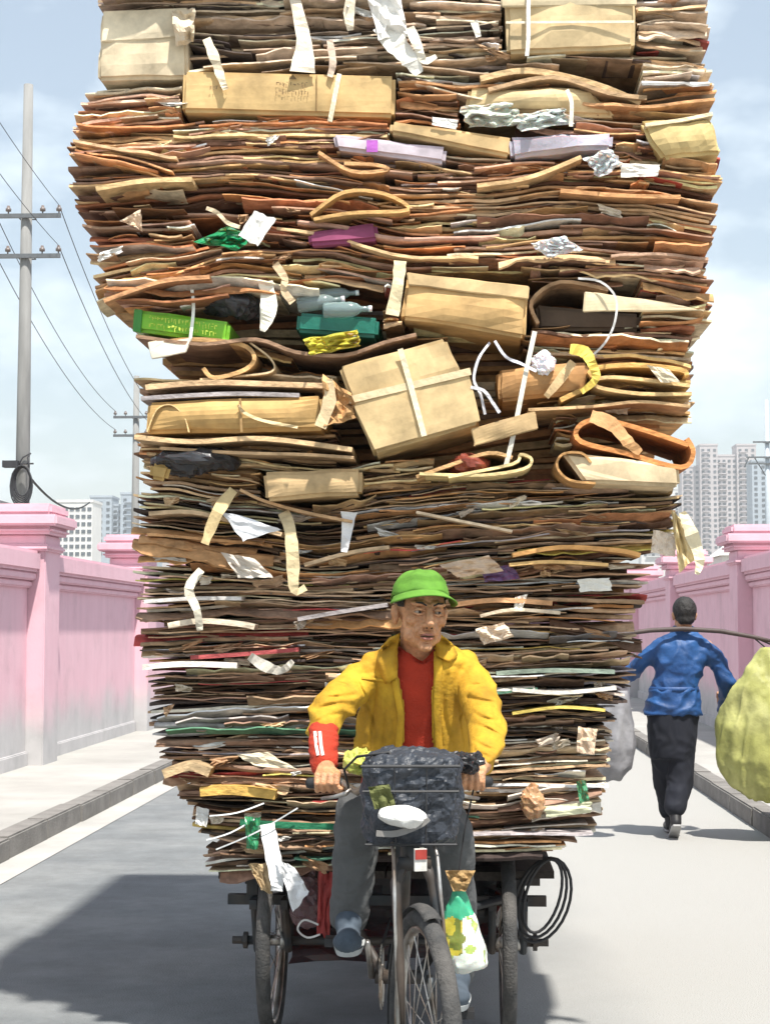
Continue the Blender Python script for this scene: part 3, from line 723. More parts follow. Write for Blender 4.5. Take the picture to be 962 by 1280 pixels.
def crumple(name, quad, Y, tint, label, cat, amp=.02, m=None, n=9, group=None, parent=None, sc=16, rag=.06, t=.002, lean=0):
    """crumpled or curled paper sheet, thin but real, hung at depth Y"""
    sd = R.uniform(0, 70); V = []; Fs = []
    (a, b, c, d) = [Vector(q) for q in quad]
    for i in range(n):
        for j in range(n):
            f, g = i / (n - 1), j / (n - 1)
            f2 = f + rag * noise.noise(Vector((g * 4, sd, 1))) * (1 if f in (0, 1) else .5); g2 = g + rag * noise.noise(Vector((f * 4, sd, 2)))
            p = (a * (1 - f2) + b * f2) * (1 - g2) + (d * (1 - f2) + c * f2) * g2
            q = Vector((f * 2.2, g * 2.2, sd)); w = (abs(noise.noise(q * sc * .07)) * 1.6 + .25 * abs(noise.noise(q * sc * .2)) - .3) * amp
            V.append(at(p.x, p.y, Y - w + lean * g))
    k = len(V); V += [v + Vector((0, t, 0)) for v in V]
    for i in range(n - 1):
        for j in range(n - 1):
            p = i * n + j; Fs += [(p, p + 1, p + n + 1, p + n), (k + p, k + p + n, k + p + n + 1, k + p + 1)]
    for i in range(n - 1):
        Fs += [(i * n, (i + 1) * n, k + (i + 1) * n, k + i * n), (i * n + n - 1, k + i * n + n - 1, k + (i + 1) * n + n - 1, (i + 1) * n + n - 1)]
        p = (n - 1) * n + i; Fs += [(i, k + i, k + i + 1, i + 1), (p, p + 1, k + p + 1, k + p)]
    o = MB().add(V, Fs, tint).build(name, m or PAPER, parent, smooth=False)
    return tag(o, label, cat, group)
def bent(name, pts, Y, depth, t, tint, label=None, cat='cardboard', parent=None, group=None, tint2=None, sub=4, skew=0):
    """stiff card bent along photograph pixels pts (seen edge on) and running back by depth"""
    C = []; n0 = len(pts)
    for i in range(n0 - 1):
        for k in range(sub):
            f = k / sub; p0, p1, p2, p3 = (pts[max(0, i - 1)], pts[i], pts[i + 1], pts[min(n0 - 1, i + 2)])
            cm = lambda a, b, c, d: .5 * (2 * b + (c - a) * f + (2 * a - 5 * b + 4 * c - d) * f * f + (3 * b - a - 3 * c + d) * f ** 3)
            C.append((cm(p0[0], p1[0], p2[0], p3[0]), cm(p0[1], p1[1], p2[1], p3[1])))
    C.append(pts[-1]); sd = R.uniform(0, 50); V = []; Fs = []; T = []; tp = t * F / 5.6
    for i, (u, v) in enumerate(C):
        a = C[max(0, i - 1)]; b = C[min(len(C) - 1, i + 1)]; d = Vector((b[0] - a[0], b[1] - a[1])).normalized()
        nx, ny = d.y * tp / 2, -d.x * tp / 2; y = Y + .014 * noise.noise(Vector((i * .3, sd, 0))) + skew * i / len(C)
        for yy in (0, .5, 1):
            for sg in (1, -1):
                p = at(u + nx * sg, v + ny * sg, y); V.append(p + Vector((0, depth * yy, 0)))
    for i in range(len(C) - 1):
        a = 6 * i; b = a + 6
        for k in (0, 2):
            Fs += [(a + k, b + k, b + k + 2, a + k + 2), (a + k + 1, a + k + 3, b + k + 3, b + k + 1)]; T += [tint, tint2 or tint]
        Fs += [(a, a + 1, b + 1, b), (a + 4, b + 4, b + 5, a + 5)]; T += [shade(tint, 1.25), tint]
    e = 6 * (len(C) - 1)
    Fs += [(0, 2, 3, 1), (2, 4, 5, 3), (e, e + 1, e + 3, e + 2), (e + 2, e + 3, e + 5, e + 4)]; T += [tint] * 4
    o = MB().add(V, Fs, T).build(name, CARD, parent)
    return tag(o, label, cat, group) if label else o
def lump(name, u0, u1, v0, v1, Y, dep, tint, label, cat, m=None, amp=.012, sc=22, parent=None, rot=0, group=None):
    c = at((u0 + u1) / 2, (v0 + v1) / 2, Y); k = F / Y
    mb = MB(); ellip(mb, c, ((u1 - u0) / 2 / k, dep / 2, (v1 - v0) / 2 / k), Matrix.Rotation(rot, 3, 'Y'), 34, 20, tint)
    me = mb.mesh(name, m or PLAST, False); sd = R.uniform(0, 30); wrinkle(me, amp * 1.6, sc * .5, (1, 1, 1.5), False, sd); wrinkle(me, amp * .9, sc * 1.1, (1, 1, 1.4), True, sd + 5); wrinkle(me, amp * .35, sc * 3, (1, 1, 1), False, sd + 9)
    o = link_mesh(name, me, parent)
    return tag(o, label, cat, group)
def seam(o, quad_a, quad_b, Y, w, tint, name='tape'):
    return ribbon(name, [quad_a, quad_b], w, Y, tint, parent=o, curl=0, t=.0025, m=PAPER, sub=6)
def print_marks(o, u, v, w, h, Y, tint, rows, name='printed_mark', slope=0):
    mb = MB()
    for r in range(rows):
        x = u
        while x < u + w:
            gw = R.uniform(2.0, 4.2)
            for q in range(R.choice([2, 3, 3])):
                xx = x + R.uniform(0, gw * .6); yy = v + r * h / rows + R.uniform(0, h / rows * .35) + (x - u) * slope; a, b = (R.uniform(.5, .9), R.uniform(2, h / rows * .6)) if R.random() < .5 else (R.uniform(1.5, gw), .8)
                P = [at(xx, yy, Y), at(xx + a, yy, Y), at(xx + a, yy + b, Y), at(xx, yy + b, Y)]; mb.add(P, [(3, 2, 1, 0)], tint)
            x += gw + 1.2
    return mb.build(name, PAPER, o)

# top of the load
c = carton('flattened_carton', [(128, 14), (236, 12), (234, 97), (121, 100)], 5.50, .5, (.66, .55, .38), 'large pale cream carton panel with a torn corner at the top of the load', bulge=.02, amp=.014)
carton('flap', [(128, 12), (234, 10), (236, 46), (126, 52)], 5.484, .012, (.70, .60, .43), None, parent=c, bulge=.006, amp=.008, bev=.003)
crumple('torn_edge', [(214, 14), (244, 10), (242, 52), (220, 58)], 5.47, (.62, .52, .38), None, None, parent=c, amp=.05)
c = carton('flat_carton', [(229, 88), (494, 94), (493, 146), (227, 139)], 5.475, .42, (.56, .385, .175), 'long flat kraft carton with printed marks near the top of the load', bulge=.006, amp=.004)
print_marks(c, 344, 102, 40, 20, 5.462, (.20, .13, .06), 2, slope=.02); print_marks(c, 262, 107, 24, 8, 5.462, (.30, .2, .1), 1)
mk = MB(); mk.add([at(361, 99, 5.462), at(366, 93, 5.462), at(371, 99, 5.462)], [(2, 1, 0)], (.2, .13, .06)); mk.build('printed_mark', PAPER, c)
mb = MB(); box(mb, tuple(at(395, 139, 5.464)), tuple(at(396, 94, 5.464) + Vector((0, .003, 0))), (.2, .12, .05)); mb.build('panel_joint', CARD, c)
ribbon('strap', [(424, 92), (420, 112), (415, 138), (412, 152)], 6, [5.465, 5.455, 5.455, 5.46], (.72, .62, .45), parent=c, curl=.004)
ribbon('paper_strip', [(258, 48), (268, 72), (276, 96), (282, 112)], [10, 12, 10, 6], [5.47, 5.455, 5.45, 5.452], (.68, .58, .42), 'curled cream paper strip hanging on the printed flat carton', 'paper strip')
c = carton('kraft_carton', [(627, -55), (793, -58), (794, 60), (634, 66)], 5.47, .5, (.61, .47, .27), 'big tan carton with a white strap at the top edge of the load', bulge=.02, amp=.01)
carton('lid_flap', [(624, -20), (795, -24), (795, 6), (627, 8)], 5.452, .012, (.67, .56, .37), None, parent=c, bulge=.004, amp=.006, bev=.003)
ribbon('strap', [(662, -50), (660, 10), (660, 48), (658, 70)], 5, 5.435, WHITE, parent=c, curl=.003); seam(c, (632, 28), (792, 27), 5.446, 3, (.74, .66, .5))
ribbon('torn_paper', [(366, -12), (374, 22), (380, 54), (378, 90)], [14, 15, 20, 34], [5.49, 5.47, 5.455, 5.45], (.74, .65, .52), 'long cream paper tongue hanging over the upper front of the load', 'paper')
ribbon('torn_paper', [(440, -10), (436, 16), (438, 38)], [11, 14, 8], 5.47, (.66, .57, .44), 'short beige paper tongue beside the big torn white wrapping', 'paper')
crumple('torn_wrapping', [(455, -18), (500, -10), (510, 44), (474, 50)], 5.45, (.74, .72, .68), 'crumpled torn white wrapping spilling near the top of the load', 'wrapping', amp=.05)
ribbon('torn_paper', [(476, 30), (496, 56), (512, 74), (524, 92)], [22, 28, 22, 10], [5.46, 5.44, 5.435, 5.44], (.76, .73, .66), 'wide white torn paper strip slanting down from the wrapping', 'paper')
ribbon('torn_paper', [(512, 34), (522, 58), (530, 76), (545, 70)], [11, 12, 9, 6], 5.43, (.76, .70, .58), 'narrow cream torn strip with a hooked end', 'paper')
ribbon('torn_paper', [(592, 26), (598, 46)], [10, 7], 5.48, (.74, .70, .62), 'small white paper tab beside the strapped tan carton', 'paper')
ribbon('torn_paper', [(412, 50), (416, 78), (412, 96)], [8, 9, 7], 5.455, (.60, .46, .36), 'pinkish paper strip over the printed flat carton', 'paper')
c = carton('bundled_carton', [(585, 108), (740, 112), (770, 146), (580, 142)], 5.50, .4, (.58, .44, .24), 'tan rolled carton under the slanting boards near the top', bulge=.05, amp=.012)
ribbon('strap', [(708, 112), (714, 128), (713, 158)], 5, 5.435, (.76, .70, .56), parent=c, curl=.002)
crumple('foam_bag', [(574, 134), (640, 126), (656, 156), (584, 160)], 5.47, (.62, .59, .51), 'pale plastic film of foam pressed under the tan roll', 'plastic bag', amp=.055, m=PLAST, n=16, rag=.10, sc=24)
crumple('foam_bag', [(640, 144), (704, 134), (716, 154), (650, 164)], 5.46, (.62, .62, .58), 'white plastic film squeezed beside the pale foam', 'plastic bag', amp=.05, m=PLAST, n=16, rag=.10, sc=24)
bent('bent_board', [(600, 98), (660, 88), (740, 104), (800, 128)], 5.47, .4, .02, (.46, .32, .17), 'long bent tan board arching over the rolled carton')
bent('bent_board', [(610, 112), (690, 96), (760, 116), (808, 122)], 5.46, .4, .014, (.38, .25, .14), 'brown bent board slanting under the long tan board')
c = carton('crushed_carton', [(800, 152), (885, 146), (903, 192), (828, 200)], 5.45, .5, (.58, .44, .2), 'yellowish crushed carton sticking out at the flank of the load', bulge=.02, amp=.02)
bent('folded_edge', [(806, 156), (850, 150), (890, 142)], 5.43, .3, .012, (.66, .55, .36), parent=c)
c = carton('long_carton', [(488, 150), (642, 172), (638, 196), (486, 166)], 5.455, .4, (.57, .40, .20), 'long thin tan carton with a white label above the broad upper load', bulge=.004)
crumple('label', [(540, 146), (572, 150), (570, 162), (540, 156)], 5.443, WHITE, None, None, parent=c, amp=.004)
c = carton('wrapped_bundle', [(636, 172), (766, 166), (764, 186), (640, 197)], 5.455, .3, (.46, .43, .50), 'lavender grey wrapped bundle above the broad upper load', bulge=.03, amp=.012, m=PLAST)
crumple('plastic_bag', [(728, 198), (760, 184), (778, 204), (748, 222)], 5.43, (.68, .67, .67), 'white crumpled plastic bag tucked under the lavender bundle', 'plastic bag', amp=.05, m=PLAST, n=16, rag=.12, sc=24)
crumple('paper_sheet', [(774, 204), (824, 206), (822, 220), (776, 222)], 5.44, (.74, .70, .64), 'small white printed sheet beside the white plastic bag', 'paper', amp=.012)
c = carton('paper_pack', [(414, 166), (558, 184), (556, 204), (420, 186)], 5.46, .35, (.55, .48, .53), 'lilac and white pack of printed paper in the broad upper load', bulge=.004, amp=.008)
mb = MB(); box(mb, tuple(at(458, 190, 5.444)), tuple(at(472, 175, 5.444) + Vector((0, .004, 0))), (.38, .10, .42)); mb.build('purple_band', PAPER, c)
# upper body of the load
crumple('green_bag', [(242, 302), (288, 282), (316, 298), (296, 313)], 5.42, (.015, .24, .095), 'shiny green plastic bag under a white paper', 'plastic bag', amp=.055, m=PLAST, n=16, rag=.08, sc=22)
crumple('paper_sheet', [(318, 263), (345, 274), (322, 308), (298, 294)], 5.34, WHITE, 'white paper sheet lying over the green bag', 'paper', amp=.008)
ribbon('paper_strip', [(258, 260), (272, 266), (284, 278), (300, 284)], 5, 5.43, (.70, .55, .38), 'thin beige strip curling onto the green bag', 'paper strip')
crumple('torn_paper', [(150, 276), (176, 262), (178, 290), (170, 284)], 5.42, (.72, .55, .40), 'torn pale paper tuft in the orange boards', 'paper', amp=.03)
crumple('plastic_bag', [(662, 304), (704, 294), (728, 312), (684, 322)], 5.42, (.66, .66, .68), 'flat white crumpled plastic film in the broad upper load', 'plastic bag', amp=.05, m=PLAST, n=16, rag=.10, sc=24)
carton('magazine_pile', [(385, 290), (470, 278), (474, 300), (386, 306)], 5.46, .3, (.26, .06, .13), 'magenta magazine pile in the broad upper load', 'magazines', bulge=.002)
bent('folded_carton', [(388, 268), (430, 240), (480, 242), (510, 262), (440, 266), (392, 274)], 5.43, .3, .012, (.55, .33, .13), 'orange folded carton humped open in the broad upper load')
bent('folded_carton', [(398, 190), (440, 214), (484, 212), (470, 206), (430, 204)], 5.44, .3, .012, (.50, .28, .13), 'brown folded carton with a rolled end in the upper load')
# middle with bottles and boxes
c = carton('green_box', [(170, 386), (288, 402), (286, 430), (166, 414)], 5.50, .35, (.20, .50, .03), 'bright green printed box tied with a strap', 'box', m=PLAST, bulge=.01, amp=.005)
print_marks(c, 186, 394, 84, 18, 5.484, (.62, .70, .10), 2, slope=.135)
carton('end_panel', [(168, 386), (178, 387), (176, 416), (166, 414)], 5.492, .012, (.05, .25, .04), None, parent=c, m=PLAST, bulge=0, amp=.001, bev=.002)
ribbon('strap', [(240, 362), (242, 386), (238, 424)], 4, [5.48, 5.475, 5.475], (.75, .78, .70), parent=c, curl=.002)
c = carton('dark_green_box', [(372, 390), (474, 397), (472, 422), (369, 415)], 5.52, .35, (.012, .15, .105), 'dark teal green box sagging in the hollow of the load', 'box', m=PLAST, bulge=.008, amp=.004)
def bottle(u0, v0, u1, v1, Y, r, tint, label):
    a, b = at(u0, v0, Y), at(u1, v1, Y); d = b - a; mb = MB()
    tube(mb, [a, a + d * .02, a + d * .6, a + d * .72, a + d * .82, a + d * .97, b], [r * .8, r, r, r * .8, r * .38, r * .36, r * .36], 16, tint)
    o = mb.build('plastic_bottle', mat('bottle_plastic', rough=.12, var=.05, attr=True, spec=.6, trans=.7), None, True); tag(o, label, 'bottle')
    mb = MB(); tube(mb, [a + d * .97, b + d * .05], [r * .42, r * .42], 12, (.7, .7, .72)); mb.build('bottle_cap', PLAST, o, True)
bottle(372, 382, 428, 374, 5.53, .026, (.50, .62, .62), 'clear bluish bottle lying above the teal box')
bottle(404, 388, 462, 386, 5.51, .026, (.50, .66, .66), 'pale aqua bottle lying on the teal box')
bottle(396, 370, 446, 366, 5.56, .022, (.40, .50, .50), 'grey bottle wedged at the back of the hollow')
crumple('yellow_bag', [(378, 424), (446, 412), (452, 432), (390, 444)], 5.47, (.56, .45, .06), 'yellow plastic bag drooping under the teal box', 'plastic bag', amp=.05, m=PLAST, n=16, rag=.10, sc=30)
lump('dark_bag', 252, 330, 366, 396, 5.58, .2, (.05, .05, .055), 'black plastic bag above the bright green box', 'plastic bag', amp=.014)
ribbon('torn_paper', [(332, 352), (336, 376), (334, 396), (328, 414)], [16, 22, 18, 6], [5.49, 5.47, 5.465, 5.47], (.76, .72, .60), 'cream torn paper hanging between the green boxes', 'paper')
ribbon('torn_paper', [(500, 326), (497, 356), (490, 394)], [16, 14, 18], [5.46, 5.45, 5.46], (.72, .60, .38), 'cream paper tongue hanging beside the squat kraft box', 'paper')
ribbon('torn_paper', [(344, 330), (356, 348), (354, 362), (366, 378)], [10, 9, 8, 10], 5.46, (.64, .48, .30), 'curled tan strip above the hanging cream paper', 'paper')
bent('sagging_board', [(170, 420), (250, 430), (320, 424), (370, 440), (430, 444), (480, 428), (520, 418)], 5.47, .4, .012, (.26, .16, .10), 'sagging brown board carrying the green boxes')
c = carton('squat_kraft_box', [(508, 344), (660, 362), (656, 422), (502, 398)], 5.47, .42, (.56, .36, .155), 'squat kraft box with scuffed front above the tilted carton', bulge=.014, amp=.012)
carton('lid_flap', [(508, 340), (661, 358), (660, 374), (510, 356)], 5.452, .012, (.64, .46, .24), None, parent=c, bulge=.004, amp=.004, bev=.003)
c = carton('tilted_carton', [(422, 458), (558, 420), (600, 530), (466, 568)], 5.455, .45, (.55, .40, .205), 'large tilted kraft carton bound by two crossing straps', bulge=.012, amp=.010)
seam(c, (436, 500), (588, 464), 5.437, 9, (.66, .53, .33)); ribbon('strap', [(500, 436), (512, 478), (530, 545)], 7, 5.431, (.76, .66, .46), parent=c, curl=.001)
carton('flap', [(440, 504), (586, 468), (600, 526), (468, 562)], 5.443, .01, (.585, .43, .225), None, parent=c, bulge=.003, amp=.004, bev=.002)
# right of the middle
o = bent('open_carton', [(672, 404), (664, 376), (700, 352), (760, 362)], 5.50, .5, .012, (.36, .22, .12), 'dark open carton with a pale flap at the flank', 'carton')
carton('pale_flap', [(730, 364), (838, 378), (884, 388), (728, 390)], 5.45, .012, (.70, .58, .38), None, parent=o, bulge=.004, amp=.006, bev=.003)
carton('inner_wall', [(668, 380), (800, 392), (800, 414), (672, 412)], 5.58, .3, (.11, .075, .05), None, parent=o, bulge=0)
ribbon('white_strap', [(722, 348), (750, 352), (769, 372), (768, 402), (756, 428), (738, 446)], 2.8, [5.45, 5.43, 5.42, 5.42, 5.43, 5.45], (.62, .60, .58), 'white plastic strap arching out over the open carton', 'strap', curl=.003)
ribbon('white_strap', [(668, 414), (656, 470), (642, 540), (632, 582)], 6, [5.49, 5.47, 5.465, 5.47], (.64, .60, .52), 'straight white strap running down across the dark gap', 'strap', curl=.003)
ribbon('white_twine', [(612, 428), (598, 448), (592, 474), (600, 492), (606, 518)], 3.4, [5.5, 5.46, 5.45, 5.45, 5.46], (.60, .59, .62), 'white twine knotted beside the tilted carton', 'twine', curl=.006)
ribbon('white_twine', [(588, 484), (604, 488), (616, 504), (624, 516)], 4, 5.44, (.60, .59, .62), 'short white twine end curling by the tilted carton', 'twine', curl=.006)
ribbon('white_twine', [(618, 426), (632, 446), (650, 454), (670, 464)], 3.4, 5.46, (.74, .73, .80), 'loose white twine bridging the dark gap', 'twine', curl=.006)
lump('white_wrapper', 664, 692, 440, 470, 5.50, .06, (.76, .76, .80), 'small white crumpled wrapper under the straight strap', 'wrapper', amp=.01, sc=40)
c = carton('torn_carton', [(622, 462), (736, 452), (730, 492), (624, 502)], 5.52, .4, (.46, .25, .10), 'orange brown torn carton behind the straight white strap', bulge=.03, amp=.012)
ribbon('loose_flap', [(716, 452), (700, 474), (682, 496)], [10, 12, 8], 5.475, (.60, .42, .22), parent=c)
bent('folded_board', [(700, 500), (742, 478), (738, 462), (790, 456), (850, 462), (858, 470)], 5.49, .4, .016, (.55, .33, .11), 'thick orange board folded over under the yellow tape')
bent('folded_board', [(864, 492), (800, 492), (748, 484), (744, 474), (780, 472), (862, 482)], 5.47, .4, .012, (.60, .41, .19), 'tan board folded back on itself at the flank')
bent('folded_board', [(660, 512), (740, 508), (800, 502), (862, 508)], 5.48, .4, .010, (.50, .33, .17), 'thin tan board beneath the folded boards')
ribbon('yellow_tape', [(712, 436), (730, 440), (740, 456), (744, 474), (726, 490)], [12, 16, 12, 9, 7], 5.445, (.68, .50, .10), 'yellow tape knotted over the folded boards', 'tape', curl=.02)
crumple('pale_flap', [(808, 456), (836, 462), (850, 478), (826, 478)], 5.45, (.72, .62, .45), 'pale paper corner poking out by the folded boards', 'paper', amp=.01)
c = bent('orange_carton', [(860, 556), (800, 536), (748, 524), (722, 534), (726, 552), (780, 566), (850, 584), (866, 566), (858, 548)], 5.45, .45, .016, (.52, .22, .075), 'orange open folded carton with rounded ends at the flank', 'carton', tint2=(.40, .15, .05))
ribbon('torn_flap', [(738, 520), (764, 530), (784, 552), (800, 566)], [14, 18, 14, 8], 5.44, (.58, .32, .14), parent=c)
c = carton('pale_folded_carton', [(700, 564), (848, 582), (850, 608), (730, 604)], 5.46, .45, (.70, .55, .35), 'pale folded carton below the orange open carton', bulge=.03, amp=.008)
bent('rolled_end', [(744, 604), (712, 600), (696, 584), (702, 568), (726, 566), (738, 578)], 5.44, .3, .008, (.42, .23, .09), parent=c)
carton('kraft_flap', [(588, 536), (668, 514), (672, 536), (592, 558)], 5.455, .012, (.56, .39, .20), 'kraft flap slanting out of the dark gap', bulge=.006, bev=.003)
bent('curved_board', [(520, 596), (560, 582), (610, 566), (640, 572)], 5.47, .4, .012, (.50, .30, .14), 'brown board curving under the tilted carton')
bent('rolled_board', [(524, 592), (600, 594), (654, 586), (664, 574), (650, 568), (640, 580), (560, 596)], 5.46, .35, .010, (.62, .48, .24), 'tan board rolled at its end beneath the straight strap')
lump('red_wrapper', 560, 610, 568, 592, 5.53, .14, (.22, .05, .03), 'dark red crumpled wrapper in the gap under the tilted carton', 'wrapper', amp=.012)
# left of the middle
o = bent('folded_kraft_board', [(190, 430), (240, 424), (300, 430), (318, 446), (306, 462), (268, 472), (254, 460)], 5.49, .4, .014, (.50, .30, .13), 'kraft board folded into a hook below the green box')
carton('white_corner', [(186, 428), (240, 422), (232, 440), (190, 448)], 5.47, .01, (.74, .68, .56), None, parent=o, bulge=.002, bev=.002, amp=.008)
bent('thin_loop_board', [(312, 428), (338, 448), (340, 464), (300, 470), (250, 474)], 5.50, .35, .006, (.60, .45, .27), 'thin tan board curled into a loop beside the kraft hook')
bent('long_board', [(182, 484), (260, 478), (340, 480), (404, 482)], 5.485, .45, .018, (.52, .35, .20), 'long flat tan board above the kraft roll')
bent('grey_board', [(176, 498), (240, 494), (300, 492), (374, 494)], 5.475, .45, .014, (.30, .27, .27), 'grey white-edged board lying on the kraft roll')
c = carton('kraft_roll', [(184, 502), (402, 494), (406, 538), (182, 542)], 5.48, .42, (.53, .335, .13), 'long kraft carton rolled up with a pointed end', bulge=.035, amp=.006)
bent('end_fold', [(184, 540), (196, 512), (214, 506), (230, 520), (236, 540)], 5.462, .05, .004, (.60, .42, .2), parent=c)
seam(c, (300, 498), (302, 540), 5.442, 3, (.36, .22, .09)); ribbon('strap', [(298, 506), (306, 516), (330, 526), (372, 534)], 4, 5.436, (.66, .50, .28), parent=c)
crumple('torn_flaps', [(404, 468), (440, 492), (446, 522), (400, 534)], 5.45, (.52, .30, .13), 'torn orange flaps fanning out at the end of the kraft roll', 'cardboard', amp=.06, m=CARD)
ribbon('torn_strip', [(410, 474), (412, 500), (400, 534)], [10, 16, 14], 5.42, (.62, .47, .28), 'tan torn strip hanging off the end of the kraft roll', 'paper strip')
bent('long_board', [(168, 546), (240, 552), (330, 548), (440, 562)], 5.47, .45, .016, (.58, .40, .22), 'long pale board jutting out beneath the kraft roll')
bent('long_board', [(200, 560), (300, 566), (380, 568), (442, 572)], 5.49, .4, .010, (.48, .32, .18), 'thin tan board under the pale jutting board')
lump('black_bag', 186, 300, 562, 590, 5.60, .25, (.035, .035, .04), 'black plastic sheet bunched under the jutting boards', 'plastic bag', amp=.016)
c = carton('small_kraft_carton', [(328, 590), (452, 586), (450, 618), (332, 626)], 5.53, .4, (.57, .40, .21), 'small kraft carton half buried below the tilted carton', bulge=.02, amp=.008)
carton('ochre_flap', [(188, 578), (214, 582), (208, 602), (186, 598)], 5.53, .03, (.50, .33, .12), 'square ochre card corner on the pile below the black sheet', 'cardboard', bulge=.002)
# lower strips and scraps
ribbon('paper_strip', [(292, 612), (272, 640), (256, 680)], [12, 16, 10], [5.58, 5.54, 5.55], (.66, .50, .26), 'ochre paper strip slanting down in the load', 'paper strip')
crumple('paper_sheet', [(276, 640), (300, 644), (352, 662), (304, 676)], 5.57, (.72, .73, .76), 'white paper sheet wedged beside the ochre strip', 'paper', amp=.012)
ribbon('paper_strip', [(354, 640), (362, 660), (366, 700), (368, 738), (382, 734)], [16, 14, 18, 10, 8], [5.62, 5.58, 5.57, 5.57, 5.58], (.68, .55, .33), 'long cream paper strip with a hooked end hanging down the load', 'paper strip')
ribbon('paper_strip', [(436, 640), (434, 660), (430, 690)], [22, 14, 8], 5.60, (.74, .73, .74), 'ragged white strip hanging from a grey board', 'paper strip', curl=.02)
crumple('wrinkled_paper', [(276, 690), (318, 698), (342, 722), (298, 722)], 5.60, (.58, .52, .45), 'wrinkled grey paper between the hanging strips', 'paper', amp=.03)
ribbon('paper_strip', [(252, 712), (236, 736), (246, 762), (250, 788)], [10, 12, 10, 8], [5.64, 5.6, 5.6, 5.62], (.66, .60, .48), 'curved beige strip hanging low on the load', 'paper strip', curl=.02)
crumple('torn_wrapper', [(838, 636), (852, 650), (878, 690), (848, 716)], 5.60, (.72, .58, .32), 'yellowed torn wrapper hanging off the flank of the load', 'wrapper', amp=.05)
ribbon('torn_wrapper', [(852, 640), (864, 668), (874, 700), (870, 718)], [8, 18, 12, 5], 5.57, (.75, .66, .46), 'pale tail of torn wrapper fluttering off the flank', 'wrapper', curl=.03)
crumple('torn_wrapper', [(816, 662), (846, 668), (842, 696), (812, 690)], 5.62, (.74, .64, .54), 'whitish torn wrapper caught on the board ends at the flank', 'wrapper', amp=.04)
crumple('paper_bag', [(548, 706), (610, 694), (628, 714), (570, 722)], 5.64, (.62, .47, .35), 'torn beige paper bag lying above the green cap', 'paper', amp=.04)
crumple('paper_sheet', [(722, 724), (762, 722), (764, 738), (724, 740)], 5.66, (.74, .72, .66), 'white label card near the flank above the walker', 'paper', amp=.006)
crumple('paper_sheet', [(644, 746), (660, 742), (652, 762), (642, 762)], 5.66, WHITE, 'small white triangle of paper beside the man', 'paper', amp=.01)
crumple('paper_bag', [(594, 786), (630, 778), (642, 796), (604, 806)], 5.66, (.70, .57, .45), 'crushed beige paper cup sleeve beside the man', 'paper', amp=.03)
crumple('paper_sheet', [(722, 908), (746, 912), (742, 944), (720, 940)], 5.68, (.66, .50, .36), 'beige paper scrap hanging on the lower flank of the load', 'paper', amp=.02)
ribbon('paper_strip', [(312, 820), (330, 832), (352, 838), (366, 826)], [10, 14, 10, 6], 5.66, (.70, .64, .55), 'pale curled strip stuck on the dark layers', 'paper strip', curl=.02)
crumple('paper_sheet', [(296, 944), (334, 940), (372, 962), (320, 958)], 5.66, (.60, .52, .38), 'beige sheet slipping out beside the red cuff', 'paper', amp=.02)
crumple('lilac_bag', [(600, 712), (640, 706), (650, 724), (606, 728)], 5.68, (.16, .10, .22), 'dark purple plastic film above the green cap', 'plastic film', amp=.03, m=PLAST)
bent('ochre_board', [(250, 990), (290, 988), (344, 994)], 5.70, .35, .03, (.55, .34, .09), 'ochre yellow board low down in the load')
bent('green_stick', [(300, 1028), (360, 1032), (424, 1034)], 5.72, .02, .02, (.02, .14, .07), 'dark green stick at the bottom of the load', 'stick')
crumple('green_rag', [(306, 1020), (326, 1022), (322, 1062), (308, 1060)], 5.70, (.03, .22, .10), 'green rag hanging at the bottom of the load', 'rag', amp=.03, m=PLAST)
ribbon('paper_banner', [(334, 1030), (340, 1064), (346, 1096), (346, 1114)], [18, 20, 18, 14], [5.72, 5.68, 5.66, 5.66], (.78, .78, .78), 'long white paper strip hanging below the load', 'paper strip', curl=.012)
crumple('paper_banner', [(346, 1072), (368, 1084), (386, 1114), (366, 1140)], 5.65, (.78, .78, .79), 'white torn paper end dangling beside the cart wheel', 'paper strip', amp=.02)
for (p, q) in (((262, 1020), (330, 1004)), ((258, 1050), (318, 1024)), ((270, 1062), (372, 1010))):
    ribbon('plastic_string', [p, ((p[0] + q[0]) / 2, (p[1] + q[1]) / 2 + 4), q], 1.8, 5.69, (.72, .74, .74), 'thin white plastic string strung across the bottom corner of the load', 'string', group='plastic strings on the load', curl=.002)
crumple('torn_card', [(246, 1008), (262, 1012), (258, 1034), (244, 1030)], 5.74, WHITE, 'torn white card on the bottom corner of the load', 'cardboard', amp=.012)
crumple('torn_card', [(310, 1080), (336, 1078), (340, 1118), (326, 1112)], 5.70, (.50, .36, .20), 'brown torn card hanging below the load by the wheel', 'cardboard', amp=.03, m=CARD)
lump('brown_rag', 650, 680, 980, 1018, 5.74, .1, (.42, .25, .13), 'brown crumpled paper bag low beside the man', 'paper bag', amp=.016)
crumple('leaflet', [(680, 1008), (738, 1002), (738, 1016), (682, 1022)], 5.72, (.62, .62, .42), 'printed leaflet in pale green and red low in the load', 'paper', amp=.01)
crumple('green_rag', [(720, 976), (732, 974), (736, 1000), (724, 1004)], 5.72, (.05, .24, .12), 'small green plastic scrap low on the flank of the load', 'plastic film', amp=.02, m=PLAST)
